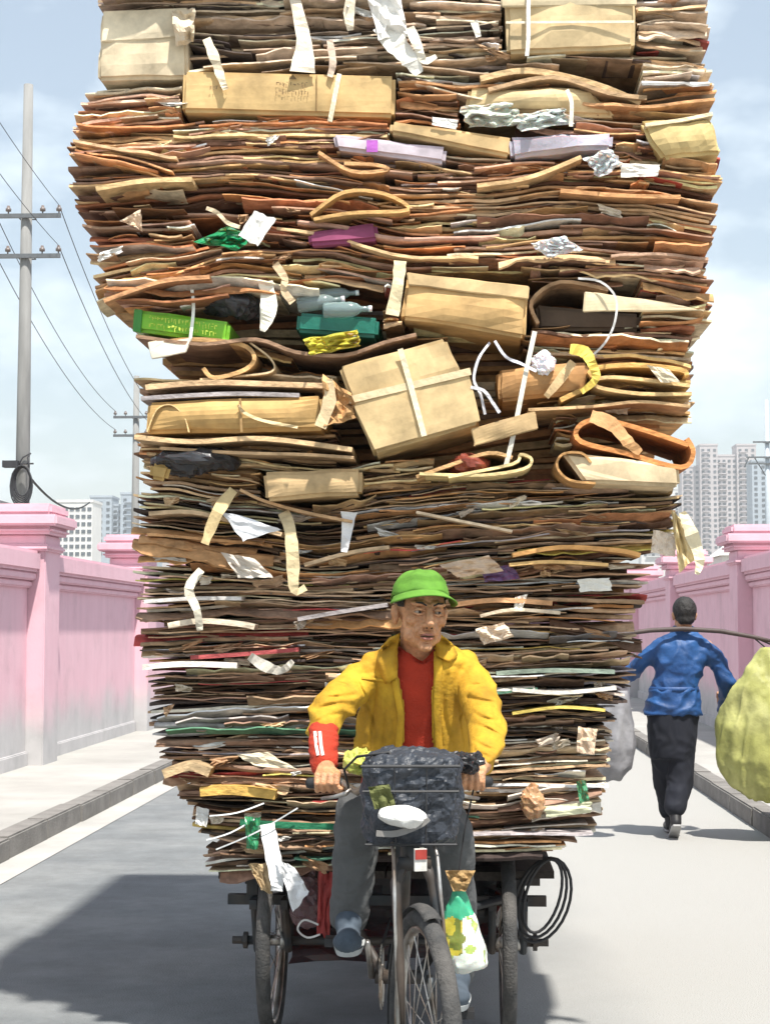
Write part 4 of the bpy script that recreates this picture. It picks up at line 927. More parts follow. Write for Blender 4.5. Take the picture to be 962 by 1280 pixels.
for pts, y, th, c, lab in [
    ([(180, 752), (240, 748), (302, 748)], 5.66, .020, (.58, .55, .52), 'grey white board end below the curved beige strip'),
    ([(210, 782), (250, 776), (300, 780), (318, 784)], 5.64, .030, (.60, .50, .38), 'thick beige folded board low in the load'),
    ([(178, 834), (230, 830), (296, 832)], 5.66, .030, (.68, .63, .56), 'whitish board stack end jutting from the dark layers'),
    ([(238, 822), (300, 818), (372, 812)], 5.67, .022, (.34, .07, .07), 'dark red folded board above the whitish board stack'),
    ([(204, 968), (236, 958), (262, 966)], 5.68, .050, (.42, .30, .17), 'rounded brown bundle end at the lower corner of the load'),
    ([(640, 694), (700, 684), (772, 688), (800, 694)], 5.62, .024, (.56, .30, .11), 'thick orange boards below the yellowed wrapper'),
    ([(636, 706), (690, 702), (760, 706)], 5.63, .018, (.60, .38, .16), 'tan orange board under the thick orange boards'),
    ([(566, 756), (620, 750), (690, 754)], 5.66, .026, (.55, .30, .15), 'orange board just beside the green cap'),
    ([(600, 770), (640, 762), (700, 766)], 5.66, .018, (.66, .54, .40), 'pale board beneath the orange one by the cap'),
    ([(620, 842), (690, 838), (768, 840)], 5.68, .022, (.22, .27, .22), 'grey green board at shoulder height of the jacket'),
    ([(640, 892), (700, 884), (756, 888)], 5.69, .016, (.62, .48, .12), 'mustard board beside the yellow sleeve'),
    ([(640, 862), (700, 866), (770, 860)], 5.68, .020, (.70, .64, .58), 'off white board above the mustard one'),
    ([(372, 774), (430, 764), (484, 756)], 5.66, .022, (.30, .27, .27), 'slanting grey board behind the cap and shoulder'),
    ([(186, 642), (240, 640), (300, 654), (352, 668)], 5.58, .022, (.50, .35, .21), 'long tan board sloping past the ochre strip'),
    ([(380, 706), (440, 690), (486, 684)], 5.62, .020, (.56, .40, .25), 'tan board sloping up towards the green cap'),
    ([(520, 640), (580, 652), (640, 664)], 5.60, .014, (.66, .52, .38), 'thin pale board slanting down above the cap'),
    ([(300, 612), (330, 626), (380, 640), (440, 652)], 5.58, .016, (.48, .30, .16), 'brown board slanting down under the small kraft carton'),
    ([(120, 236), (180, 226), (240, 224)], 5.42, .026, (.60, .42, .21), 'thick tan board jutting at the broad shoulder of the load'),
    ([(700, 238), (770, 244), (850, 246)], 5.43, .022, (.52, .27, .12), 'orange brown board across the broad upper flank'),
    ([(596, 232), (660, 222), (726, 196)], 5.42, .022, (.58, .38, .19), 'tan board curving up under the lavender bundle'),
    ([(130, 376), (200, 352), (262, 346)], 5.43, .022, (.52, .27, .13), 'reddish board slanting above the bright green box')]:
    bent('jutting_board', pts, y, .3, th * .62, c, lab)
SP = [(.70, .62, .50), (.62, .44, .26), (.74, .73, .70), (.50, .33, .2), (.58, .50, .42), (.40, .24, .13)]
for i in range(130):
    v = R.uniform(-5, 1060) if i < 70 else R.uniform(600, 1070); u = R.uniform(lerp_tab(EDGE_L, v) + 10, lerp_tab(EDGE_R, v) - 40)
    if any(a - 10 < u < b + 10 and c - 10 < v < d + 10 for a, b, c, d in HOLES) or (380 < u < 650 and v > 700): continue
    w = R.uniform(12, 46); hh = R.uniform(4, 13); t = R.uniform(-.35, .35)
    y = yf(v) - R.uniform(.03, .07); c = R.choice(SP)
    crumple('paper_scrap', [(u, v), (u + w, v + w * t), (u + w * R.uniform(.75, 1.1), v + w * t + hh * R.uniform(.4, 1)), (u + w * R.uniform(0, .3), v + hh)], y, c,
            f"small {'white' if min(c) > .6 else 'pale' if c[1] > .45 else 'tan'} torn scrap poking out {near(u, v)}", 'paper scrap', amp=R.uniform(.015, .045), n=6, group='torn scraps poking out of the load', rag=.16)

# ================================================================== the cargo tricycle
M_FRAME = mat('tricycle_paint', (0.028, 0.032, 0.036), 0.55, 0.4, 14, col2=(0.06, 0.045, 0.035))
M_TYRE = mat('tyre_rubber', (0.045, 0.045, 0.045), 0.85, 0.35, 20, 0.6, 120, col2=(0.085, 0.08, 0.075))
M_CHROME = mat('worn_chrome', (0.42, 0.41, 0.39), 0.38, 0.4, 18, metal=0.85, col2=(0.24, 0.19, 0.15))
M_WOOD = mat('bed_plank', (0.05, 0.04, 0.033), 0.9, 0.4, 8, 0.5, 30, stretch=(8, 1, 8))
M_BLACK = mat('black_rubber', (0.025, 0.025, 0.027), 0.6, 0.3)
TRI_O = Vector((-.26, 5.4, 0))
tri = empty('cargo_tricycle', TRI_O, 'dark cargo tricycle with spoked wheels carrying the towering cardboard load', 'tricycle')
def ring(mb, c, ax, R0, r, seg=48, cs=10, sq=1.0):
    ax = ax.normalized(); x, y = frame_of(ax); V = []; Fs = []
    for i in range(seg):
        t = 2 * math.pi * i / seg; d = x * math.cos(t) + y * math.sin(t)
        for k in range(cs):
            a = 2 * math.pi * k / cs; V.append(c + d * (R0 + r * math.cos(a)) + ax * (r * sq * math.sin(a)))
    for i in range(seg):
        for k in range(cs):
            i2, k2 = (i + 1) % seg, (k + 1) % cs; Fs.append((i * cs + k, i * cs + k2, i2 * cs + k2, i2 * cs + k))
    mb.add(V, Fs); return mb
def wheel(c, ax, r, n=28):
    mb = MB(); tube(mb, [c - ax * .05, c - ax * .045, c - ax * .03, c - ax * .028, c + ax * .028, c + ax * .03, c + ax * .045, c + ax * .05], [.012, .03, .032, .019, .019, .032, .03, .012], 14)
    h = mb.build('wheel', M_CHROME, tri, True)
    ring(MB(), c, ax, 1, 1) if False else None
    mb = MB(); ring(mb, c, ax, r - .024, .024, 64, 12, 1.05); mb.build('tyre', M_TYRE, h, True)
    mb = MB(); ring(mb, c, ax, r - .052, .011, 64, 8, 1.5); mb.build('rim', M_CHROME, h, True)
    x, y = frame_of(ax)
    for i in range(n):
        t = 2 * math.pi * i / n + (.2 if i % 4 < 2 else -.2); t2 = 2 * math.pi * i / n; sd = .032 * (1 if i % 2 else -1)
        mb = MB(); tube(mb, [c + ax * sd + (x * math.cos(t) + y * math.sin(t)) * .026, c + (x * math.cos(t2) + y * math.sin(t2)) * (r - .05)], .0016, 4); mb.build('spoke', M_CHROME, h)
    return h
WA = rad(15); fwd = Vector((math.sin(WA), -math.cos(WA), 0)); fax = Vector((math.cos(WA), math.sin(WA), 0))
FC = at(530, 1280, 4.58); FC.z = .345
wheel(FC, fax, .345)
RW = []
for u in (341, 634):
    p = at(u, 1200, 6.05); c = Vector((p.x, 6.05, .335)); RW.append(c); wheel(c, Vector((1, 0, 0)), .335, 20)
# front fork, head, bars
HT = Vector((FC.x - .03, FC.y + .10, .80)); HU = Vector((-.172, 4.86, 1.0))
mb = MB()
for sg in (-1, 1):
    tube(mb, [FC + fax * sg * .062, FC + fax * sg * .062 - fwd * .012 + Vector((0, 0, .18)), HT + fax * sg * .052 + Vector((0, 0, -.05)), HT + fax * sg * .03], [.010, .012, .015, .017], 10)
tube(mb, [HT - fax * .045, HT + fax * .045], .02, 10); mb.build('fork', M_FRAME, tri, True)
mb = MB()
for sg in (-1, 1): tube(mb, [FC + fax * sg * .075 - fwd * -.02, HT + fax * sg * .062 + fwd * .02 + Vector((0, 0, .02)), HU + fax * sg * .05 + fwd * .02], .006, 6)
mb.build('fork_stay', M_CHROME, tri, True)
mb = MB(); tube(mb, [HT, HT.lerp(HU, .5), HU], [.024, .022, .02], 12); mb.build('head_tube', M_FRAME, tri, True)
# narrow front mudguard over the tyre
mb = MB(); V = []; Fs = []
for i in range(19):
    t = rad(72 + 120 * i / 18); d = fwd * math.cos(t) + Vector((0, 0, 1)) * math.sin(t)
    for k in range(5):
        a = (k - 2) / 2; V.append(FC + d * (.358 - .010 * a * a) + fax * a * .024); 
for i in range(18):
    for k in range(4): Fs.append((i * 5 + k, i * 5 + k + 1, i * 5 + k + 6, i * 5 + k + 5))
me = MB().add(V, Fs).mesh('mudguard', None, True); me = evaluated(me, [('SOLIDIFY', dict(thickness=.002, offset=1))])
finish('mudguard', me, M_TYRE, tri)
RP = HT + fwd * .075 + Vector((0, 0, .02))
mb = MB(); box(mb, (-.017, -.006, -.03), (.017, .006, .03), None, Matrix.Translation(RP) @ Matrix.Rotation(WA, 4, 'Z')); o = mb.build('number_plate', mat('plate_white', (.62, .60, .56), .6, .3, 30), tri)
mb = MB(); box(mb, (-.016, -.010, .002), (.016, -.0065, .028), None, Matrix.Translation(RP) @ Matrix.Rotation(WA, 4, 'Z')); mb.build('red_reflector', mat('red_reflector', (.34, .04, .03), .4, .3, 30), o)
GL = [at(388, 979, 4.98), at(428, 979, 4.95)]; GR = [at(610, 977, 4.99), at(573, 976, 4.95)]
mb = MB(); tube(mb, [HU, HU + Vector((0, -.01, .02))], .02, 10)
tube(mb, [GL[0], GL[1], at(446, 990, 4.88), HU + Vector((-.05, -.02, .02)), HU + Vector((.05, -.02, .02)), at(556, 988, 4.88), GR[1], GR[0]], .0115, 10)
bar = mb.build('handlebar', M_CHROME, tri, True)
for g in (GL, GR):
    mb = MB(); tube(mb, [g[0] + (g[0] - g[1]) * .1, g[0], g[1]], [.014, .0165, .0165], 12); mb.build('grip', M_BLACK, bar, True)
mb = MB(); tube(mb, [at(440, 984, 4.90), at(432, 992, 4.88), at(418, 996, 4.90), at(402, 998, 4.93)], [.006, .008, .006, .005], 8); mb.build('brake_lever', M_CHROME, bar, True)
mb = MB(); tube(mb, [at(562, 984, 4.90), at(570, 992, 4.88), at(584, 996, 4.90), at(598, 998, 4.93)], [.006, .008, .006, .005], 8); mb.build('brake_lever', M_CHROME, bar, True)
mb = MB(); tube(mb, [at(436, 986, 4.90), at(430, 962, 4.82), at(446, 946, 4.74), at(486, 940, 4.7), at(520, 1000, 4.74), at(512, 1080, 4.68)], .004, 6); mb.build('brake_cable', M_BLACK, tri, True)
# frame, cranks, saddle
BB = Vector((-.19, 5.32, .36)); ST = Vector((-.2, 5.68, .74))
mb = MB(); tube(mb, [HT.lerp(HU, .5), BB], .017, 10); mb.build('down_tube', M_FRAME, tri, True)
mb = MB(); tube(mb, [HT.lerp(HU, .8), Vector((-.195, 5.3, .66)), ST], .016, 10); mb.build('top_tube', M_FRAME, tri, True)
mb = MB(); tube(mb, [BB, ST, ST + Vector((0, .02, .04))], .016, 10); mb.build('seat_tube', M_FRAME, tri, True)
mb = MB(); tube(mb, [BB + Vector((-.08, 0, 0)), BB + Vector((.08, 0, 0))], .022, 12)
for sg in (-1, 1): tube(mb, [BB + Vector((sg * .05, 0, 0)), Vector((BB.x + sg * .2, 5.75, .5)), Vector((BB.x + sg * .36, 6.0, .5))], .015, 8)
mb.build('chain_stay', M_FRAME, tri, True)
mb = MB(); ring(mb, BB + Vector((-.06, 0, 0)), Vector((1, 0, 0)), .088, .006, 44, 6); 
for i in range(5):
    t = 2 * math.pi * i / 5; tube(mb, [BB + Vector((-.06, 0, 0)), BB + Vector((-.06, .086 * math.cos(t), .086 * math.sin(t)))], .007, 6)
for i in range(44):
    t = 2 * math.pi * i / 44; p = BB + Vector((-.06, .097 * math.cos(t), .097 * math.sin(t))); box(mb, tuple(p - Vector((.002, .003, .003))), tuple(p + Vector((.002, .003, .003))))
cw = mb.build('chainring', M_CHROME, tri)
mb = MB()
for z in (-.094, .094): tube(mb, [BB + Vector((-.06, 0, z)), Vector((BB.x - .06, 6.0, .38 + z * .5))], .0045, 5)
mb.build('chain', M_BLACK, tri)
P1 = BB + Vector((-.13, -.09, .125)); P2 = BB + Vector((.13, .09, -.13))
for p, sg in ((P1, -1), (P2, 1)):
    mb = MB(); tube(mb, [BB + Vector((sg * .09, 0, 0)), Vector((BB.x + sg * .1, p.y, p.z))], [.012, .009], 8); a = mb.build('crank', M_CHROME, tri, True)
    mb = MB(); box(mb, (p.x - (.10 if sg < 0 else -.0), p.y - .035, p.z - .012), (p.x + (.10 if sg > 0 else -.0), p.y + .035, p.z + .012)); mb.build('pedal', M_BLACK, a)
me = None
mb = MB(); ellip(mb, ST + Vector((0, .05, .07)), (.105, .11, .04)); caps(mb, ST + Vector((0, -.02, .07)), ST + Vector((0, -.14, .06)), .05, .028); finish('saddle', fuse(mb, .008, 6), M_BLACK, tri)
# cargo bed
bx0, bx1, by0, by1 = -.86, .33, 5.96, 7.45
n = 8; w = (bx1 - bx0) / n
for i in range(n):
    mb = MB(); box(mb, (bx0 + i * w + .004, by0 + R.uniform(-.02, .02), .568 + R.uniform(-.003, .003)), (bx0 + (i + 1) * w - .004, by1, .596)); mb.build('bed_plank', M_WOOD, tri)
for x in (bx0 + .12, bx1 - .14):
    mb = MB(); box(mb, (x - .02, by0 + .02, .505), (x + .02, by1 - .02, .565)); mb.build('bed_rail', M_FRAME, tri)
for y in (6.02, 6.5, 7.0, 7.4):
    mb = MB(); box(mb, (bx0 + .03, y - .018, .468), (bx1 - .03, y + .018, .503)); mb.build('cross_member', M_FRAME, tri)
mb = MB(); tube(mb, [RW[0] - Vector((.11, 0, 0)), RW[1] + Vector((.11, 0, 0))], .016, 12); ax = mb.build('axle', M_FRAME, tri, True)
for c, sg in ((RW[0], -1), (RW[1], 1)):
    mb = MB(); tube(mb, [c + Vector((sg * .09, 0, 0)), c + Vector((sg * .105, 0, 0))], .03, 8); tube(mb, [c + Vector((sg * .105, 0, 0)), c + Vector((sg * .145, 0, 0))], .014, 8); mb.build('axle_nut', M_FRAME, ax)
    for s2 in (-1, 1):
        x = c.x + s2 * .055
        mb = MB(); tube(mb, [(x, 6.05, .30), (x, 5.93, .50)], .014, 8); tube(mb, [(x, 6.05, .30), (x, 6.2, .50)], .014, 8); box(mb, (x - .012, 5.9, .468), (x + .012, 6.46, .50)); mb.build('wheel_bracket', M_FRAME, tri)
    mb = MB(); V = []; Fs = []
    for i in range(15):
        t = rad(25 + 130 * i / 14)
        for k in (-1, 1): V.append(c + Vector((k * .045, -.375 * math.cos(t), .375 * math.sin(t) - .28 * 0)))
    V = [v if v.z < .46 else Vector((v.x, v.y, min(v.z, .46))) for v in V]
# ---- basket and what is in it
bk = [at(457, 1056, 4.66), at(570, 1056, 4.66), at(574, 958, 4.64), at(452, 958, 4.64)]
bd = .22; BASK = empty('wire_basket', (bk[0] + bk[1]) / 2 + Vector((0, bd / 2, 0)), 'black wire basket on the handlebar of the tricycle', 'basket')
M_WIREB = mat('basket_wire', (.03, .03, .032), .5, .2)
mb = MB(); B = Vector((0, bd, 0)); tube(mb, [bk[3], bk[2], bk[2] + B, bk[3] + B], .005, 6, closed=True); mb.build('rim', M_WIREB, BASK)
mb = MB(); tube(mb, [bk[0], bk[1], bk[1] + B * .8, bk[0] + B * .8], .004, 6, closed=True); mb.build('bottom_rim', M_WIREB, BASK)
for f in (.68,):
    a = bk[0].lerp(bk[3], f); b_ = bk[1].lerp(bk[2], f); mb = MB(); tube(mb, [a, b_, b_ + B * .9, a + B * .9], .003, 5, closed=True); mb.build('hoop', M_WIREB, BASK)
for i in range(1, 3):
    f = i / 3; mb = MB(); tube(mb, [bk[3].lerp(bk[2], f), bk[0].lerp(bk[1], f), bk[0].lerp(bk[1], f) + B * .8], .0014, 5); mb.build('basket_wire', M_WIREB, BASK)
mb = MB(); cx = (bk[0].x + bk[1].x) / 2; yb = 4.66 + bd / 2
loft(mb, [(cx, yb, bk[0].z - .004, .112, .088), (cx, yb, bk[0].z + .03, .128, .112), (cx, yb, bk[0].z + .12, .134, .116), (cx, yb, bk[3].z - .01, .142, .122),
          (cx, yb, bk[3].z + .02, .128, .108), (cx, yb + .02, bk[3].z + .036, .075, .075)], 40, 3.4)
me = fuse(mb, .0095, 1); wrinkle(me, .016, 13, (1, 1, .8), False, 3); wrinkle(me, .010, 34, (1, 1, 1), False, 8); wrinkle(me, .005, 80, (1, 1, 1), False, 5)
M_BINBAG = mat('bin_bag_plastic', (.030, .036, .048), .48, .4, 20, .5, 60, spec=.45)
me.polygons.foreach_set('use_smooth', [False] * len(me.polygons)); o = finish('plastic_liner', me, M_BINBAG, BASK, False)
shoe_ = lump('white_shoe', 474, 532, 1008, 1034, 4.62, .10, (.70, .69, .66), 'white canvas shoe pressed against the front of the basket', 'shoe', m=PAPER, amp=.006, sc=14, rot=rad(8))
ribbon('shoe_sole', [(470, 1042), (496, 1042), (524, 1032), (536, 1024)], [7, 8, 7, 5], 4.60, (.20, .19, .18), parent=shoe_, curl=0, t=.01)
lump('yellow_green_bag', 434, 484, 944, 972, 4.98, .10, (.46, .48, .10), 'yellow green plastic bag tucked beside the basket', 'plastic bag', amp=.018, sc=30)
crumple('leafy_bundle', [(460, 984), (486, 980), (494, 1006), (468, 1012)], 4.632, (.105, .115, .035), 'olive green leafy scrap at the corner of the basket', 'vegetables', amp=.02, n=12, rag=.05)
lump('black_bag', 556, 600, 940, 968, 4.92, .10, (.02, .02, .022), 'black plastic knot on the handlebar by the jacket cuff', 'plastic bag', amp=.014, sc=34, m=None)
# ---- shopping bag of vegetables hung from the bar
vb = empty('vegetable_bag', at(578, 1212, 4.97), 'clear plastic bag of greens hanging from the handlebar', 'bag')
rings = [(572, 1108, .010), (573, 1120, .022), (574, 1140, .040), (576, 1165, .055), (579, 1190, .066), (582, 1206, .062), (584, 1214, .035)]
mb = MB(); loft(mb, [(at(u, v, 4.97).x, 4.97, at(u, v, 4.97).z, r, r * .7) for (u, v, r) in rings][::-1], 28)
me = fuse(mb, .005, 3); wrinkle(me, .010, 26, (1, 1, .5), True, 5)
def tinted(me, fn):
    a = me.attributes.new('tint', 'FLOAT_COLOR', 'FACE'); buf = []
    for p in me.polygons: buf += [*fn(p.center), 1]
    a.data.foreach_set('color', buf)
zt, zb_ = at(572, 1108, 4.97).z, at(572, 1214, 4.97).z
def vcol(c):
    f = (c.z - zb_) / (zt - zb_) + .10 * noise.noise(c * 20); q = noise.noise(c * 34 + Vector((3, 1, 7))); e = c.x - at(577, 1170, 4.97).x
    if f > .62: return (.05, .36, .20)
    if .2 < f and e + q * .03 < .004: return (.50, .42, .05) if q > -.05 else (.17, .20, .04)
    if q > .36: return (.35, .45, .12)
    return (.66, .70, .64)
tinted(me, vcol); finish('bag', me, PLAST, vb)
mb = MB(); tube(mb, [at(592, 984, 4.96), at(580, 1040, 4.97), at(573, 1092, 4.97), at(572, 1110, 4.97)], .003, 6); mb.build('handle', M_BLACK, vb, True)
crumple('paper_wrap', [(556, 1088), (594, 1088), (582, 1114), (566, 1114)], 4.945, (.36, .23, .10), None, None, parent=vb, amp=.02, m=CARD)
# ---- things slung under the bed
mb = MB(); p = at(678, 1120, 5.86)
for q in range(3):
    pts = [p + Vector(((.060 + .018 * q) * math.cos(t) + .03 * math.sin(t), .02 * q, (.125 + .01 * q) * math.sin(t) - .01 * q)) for t in [2 * math.pi * i / 24 for i in range(24)]]
    tube(mb, pts, .0055, 7, closed=True)
tube(mb, [p + Vector((.02, .03, .12)), p + Vector((-.05, .1, .17)), p + Vector((-.1, .2, .18))], .0055, 7)
crumple('shade_sheet', [(354, 1082), (624, 1078), (620, 1192), (358, 1206)], 6.16, (.018, .019, .022), None, None, parent=tri, amp=.12, m=PLAST, n=16, rag=.05)  # added dark sheet that stands in for the deep shade under the bed
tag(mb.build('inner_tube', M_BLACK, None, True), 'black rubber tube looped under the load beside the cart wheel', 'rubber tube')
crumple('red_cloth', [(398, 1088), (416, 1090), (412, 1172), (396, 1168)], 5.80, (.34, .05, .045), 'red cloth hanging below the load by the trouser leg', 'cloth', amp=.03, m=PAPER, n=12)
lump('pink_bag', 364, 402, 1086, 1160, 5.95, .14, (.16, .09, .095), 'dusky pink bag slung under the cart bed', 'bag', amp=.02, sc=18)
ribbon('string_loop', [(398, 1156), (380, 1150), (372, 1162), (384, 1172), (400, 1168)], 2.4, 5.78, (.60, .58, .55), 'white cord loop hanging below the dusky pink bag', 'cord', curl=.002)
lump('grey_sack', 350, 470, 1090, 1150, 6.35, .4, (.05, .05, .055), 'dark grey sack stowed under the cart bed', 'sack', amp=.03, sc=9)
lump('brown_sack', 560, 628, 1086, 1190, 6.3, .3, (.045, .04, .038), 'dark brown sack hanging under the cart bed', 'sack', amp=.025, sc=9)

# ================================================================== people
def proj(p):
    q = CR.transposed() @ (p - CAM); return 481 + F * q.x / -q.z, 640 - F * q.y / -q.z
M_SKIN = mat('weathered_skin', (.50, .245, .12), .5, .36, 34, .5, 130, col2=(.60, .32, .175), spec=.45)
M_YEL = mat('yellow_jacket_cloth', (.56, .345, .024), .85, .34, 13, .3, 90, col2=(.50, .275, .018))
M_REDK = mat('red_knit', (.42, .036, .014), .9, .18, 14, .5, 160)
M_TROU = mat('grey_trouser_cloth', (.095, .098, .10), .9, .3, 9, .35, 70)
M_GREEN = mat('green_cap_cloth', (.10, .25, .028), .85, .4, 12, .12, 200)
M_DARKH = mat('dark_hair', (.018, .016, .015), .6, .3, 40, .6, 150)
M_EYE = mat('eye_white', (.34, .28, .23), .35, .05); M_IRIS = mat('iris_dark', (.02, .013, .01), .2, .05); M_LIP = mat('lip', (.33, .13, .095), .5, .15, 60)
M_SHOE = mat('blue_canvas', (.065, .085, .11), .85, .35, 20)

def head_prims(mb, M):
    def E(c, r, rx=0): ellip(mb, M @ Vector(c), r, (M.to_3x3() @ Matrix.Rotation(rx, 3, 'X')), 18, 12)
    E((0, .018, .030), (.074, .094, .088)); E((0, -.022, -.020), (.062, .066, .088)); E((0, -.030, -.072), (.050, .052, .042)); E((0, -.074, -.100), (.022, .020, .016))
    for s in (-1, 1):
        E((s * .041, -.058, -.020), (.024, .024, .020)); E((s * .030, -.076, .030), (.026, .015, .010)); E((s * .045, -.03, -.066), (.014, .03, .026))
        E((s * .076, .014, -.012), (.010, .022, .034)); E((s * .082, .018, -.002), (.008, .018, .020)); E((s * .013, -.094, -.033), (.009, .010, .008))
        E((s * .024, -.076, -.052), (.016, .015, .02))
    caps(mb, M @ Vector((0, -.082, .022)), M @ Vector((0, -.108, -.026)), .009, .0135); E((0, -.098, -.037), (.012, .01, .006))
    E((0, -.088, -.059), (.025, .011, .0065)); E((0, -.086, -.074), (.020, .011, .007))
def hand(mb, wr, g0, g1, thumb_side, wr_r=.028):
    """closed hand on the grip g0 (outer) - g1 (inner)"""
    ax = (g1 - g0).normalized(); gm = g0.lerp(g1, .52); up = Vector((0, 0, 1)); bk = Vector((0, 1, 0))
    for k, (off, L) in enumerate(((.032, .92), (.011, 1.0), (-.010, .96), (-.030, .82))):
        b = gm + ax * off * thumb_side
        chain(mb, [b + up * .026 + bk * .020, b + up * .024 - bk * .012, b + up * .001 - bk * .026 * L, b - up * .020 - bk * .012, b - up * .018 + bk * .010], [.0105, .0105, .0095, .0088, .0078], 10)
        caps(mb, b + up * .026 + bk * .020, wr.lerp(b, .25), .011, .015, 10)
    ellip(mb, gm + up * .020 + bk * .040, (.040, .036, .019)); caps(mb, gm + up * .02 + bk * .05, wr, .026, wr_r)
    t = gm + ax * .040 * thumb_side
    chain(mb, [gm + ax * .022 * thumb_side + up * .004 + bk * .052, t + bk * .020 - up * .010, t - bk * .006 - up * .020, t + ax * .006 * thumb_side - bk * .028 - up * .014], [.015, .012, .0105, .008], 10)

# ---- the rider
HC = at(526, 765, 5.34)
HM = Matrix.Translation(HC) @ Matrix.Rotation(rad(17), 4, 'Z') @ Matrix.Rotation(rad(5), 4, 'X') @ Matrix.Rotation(rad(3), 4, 'Y') @ Matrix.Scale(1.04, 4)
man = empty('person', Vector((HC.x, 5.62, .22)), 'person in a green cap and yellow jacket riding the tricycle, both hands on the bar', 'person')
mb = MB(); head_prims(mb, HM)
nb = at(524, 818, 5.47)
caps(mb, HM @ Vector((0, .03, -.06)), nb, .054, .062); caps(mb, HM @ Vector((.03, -.01, -.07)), nb + Vector((.03, -.03, 0)), .018, .018); caps(mb, HM @ Vector((-.03, -.01, -.07)), nb + Vector((-.03, -.03, 0)), .018, .018)
shL, shR = at(462, 832, 5.47), at(588, 832, 5.47); elL, elR = at(404, 893, 5.27), at(616, 900, 5.27); wrL, wrR = at(405, 952, 5.075), at(603, 956, 5.075)
ch, wa, hp = at(522, 868, 5.48), at(514, 950, 5.57), at(512, 1004, 5.66)
ellip(mb, ch, (.135, .08, .13)); caps(mb, ch, wa + Vector((0, .03, 0)), .085, .085); ellip(mb, hp, (.13, .10, .09)); caps(mb, shL + Vector((.05, .02, -.04)), shR + Vector((-.05, .02, -.04)), .05, .05)
a_, b_ = shL + Vector((.03, .02, -.03)), shR + Vector((-.03, .02, -.03)); elR = at(609, 902, 5.27)
caps(mb, a_, elL, .042, .036); caps(mb, elL, wrL, .036, .028); caps(mb, b_, elR, .042, .036); caps(mb, elR, wrR, .036, .028)
hpL, hpR = at(488, 1012, 5.62), at(536, 1012, 5.62); knL, knR = at(449, 1012, 5.14), at(562, 1046, 5.16); anL, anR = at(436, 1142, 5.24), at(572, 1212, 5.40)
for a, b, c in ((hpL, knL, anL), (hpR, knR, anR)): caps(mb, a, b, .075, .052); caps(mb, b, c, .050, .034)
hand(mb, wrL, GL[0], GL[1], 1); hand(mb, wrR, GR[0], GR[1], 1)
me = fuse(mb, .0034, 2, .5)
_b = M_SKIN.node_tree.nodes['Principled BSDF']; _b.inputs['Subsurface Weight'].default_value = .25; _b.inputs['Subsurface Radius'].default_value = (1, .35, .2); _b.inputs['Subsurface Scale'].default_value = .006
hz = HM.to_3x3()
def hd(p, r, d): return (HM @ Vector(p), r, hz @ Vector(d))
dents(me, [hd((-.031, -.088, .007), .013, (0, .012, 0)), hd((.031, -.088, .007), .013, (0, .012, 0)), hd((0, -.098, -.0665), .010, (0, .004, 0)), hd((-.016, -.094, -.0665), .008, (0, .004, 0)), hd((.016, -.094, -.0665), .008, (0, .004, 0)),
           hd((-.058, -.06, -.052), .016, (.007, .007, 0)), hd((.058, -.06, -.052), .016, (-.007, .007, 0)), hd((0, -.092, .024), .005, (0, .004, 0))]
      + [hd((sg * (.018 + .014 * t), -.098 + .012 * t, -.030 - .034 * t), .0052, (0, .0050, 0)) for sg in (-1, 1) for t in (0, .2, .4, .6, .8, 1)]
      + [hd((sg * (.020 + .022 * t), -.090 + .006 * t, -.009 - .006 * math.sin(t * 3.1)), .0042, (0, .0030, 0)) for sg in (-1, 1) for t in (0, .25, .5, .75, 1)]
      + [hd((x * .01, -.097 + .0009 * x * x, zz), .004, (0, .0026, 0)) for x in (-3, -2, -1, 0, 1, 2, 3) for zz in (.046, .058)]
      + [hd((x * .008, -.089, -.086), .005, (0, .003, 0)) for x in (-1.5, 0, 1.5)])
body = finish('body', me, M_SKIN, man)
for s in (-1, 1):
    c = HM @ Vector((s * .031, -.0755, .007)); mb = MB(); ellip(mb, c, .0118, None, 14, 10); e = finish('eye', mb.mesh('eye', None), M_EYE, man)
    gz = (hz @ Vector((.25, -1, -.05))).normalized(); mb = MB(); ellip(mb, c + gz * .0072, .0060, None, 10, 8); finish('iris', mb.mesh('iris', None), M_IRIS, e)
    mb = MB(); tube(mb, [HM @ Vector((s * .014, -.0895, .0105)), HM @ Vector((s * .024, -.0905, .0140)), HM @ Vector((s * .036, -.0870, .0140)), HM @ Vector((s * .047, -.0775, .008))], [.0024, .0048, .0048, .0026], 6); finish('eyelid', mb.mesh('eyelid', None), M_SKIN, e)
    mb = MB(); tube(mb, [HM @ Vector((s * .015, -.0880, .0015)), HM @ Vector((s * .030, -.0872, -.0030)), HM @ Vector((s * .046, -.0775, .002))], [.002, .0042, .0022], 6); finish('eyelid', mb.mesh('eyelid', None), M_SKIN, e)
    mb = MB(); tube(mb, [HM @ Vector((s * .011, -.0945, .026)), HM @ Vector((s * .026, -.0935, .034)), HM @ Vector((s * .042, -.0845, .033)), HM @ Vector((s * .052, -.074, .026))], [.0025, .0038, .0034, .0015], 6); finish('eyebrow', mb.mesh('eyebrow', None), M_DARKH, man)
    mb = MB(); ellip(mb, HM @ Vector((s * .0075, -.1035, -.0405)), (.0036, .004, .0024)); finish('nostril', mb.mesh('nostril', None), M_IRIS, man)
mb = MB(); tube(mb, [HM @ Vector((-.022, -.0895, -.0675)), HM @ Vector((-.008, -.0985, -.0650)), HM @ Vector((.008, -.0985, -.0650)), HM @ Vector((.022, -.0895, -.0675))], [.0014, .0022, .0022, .0014], 6); o = finish('mouth', mb.mesh('mouth', None), M_IRIS, man)
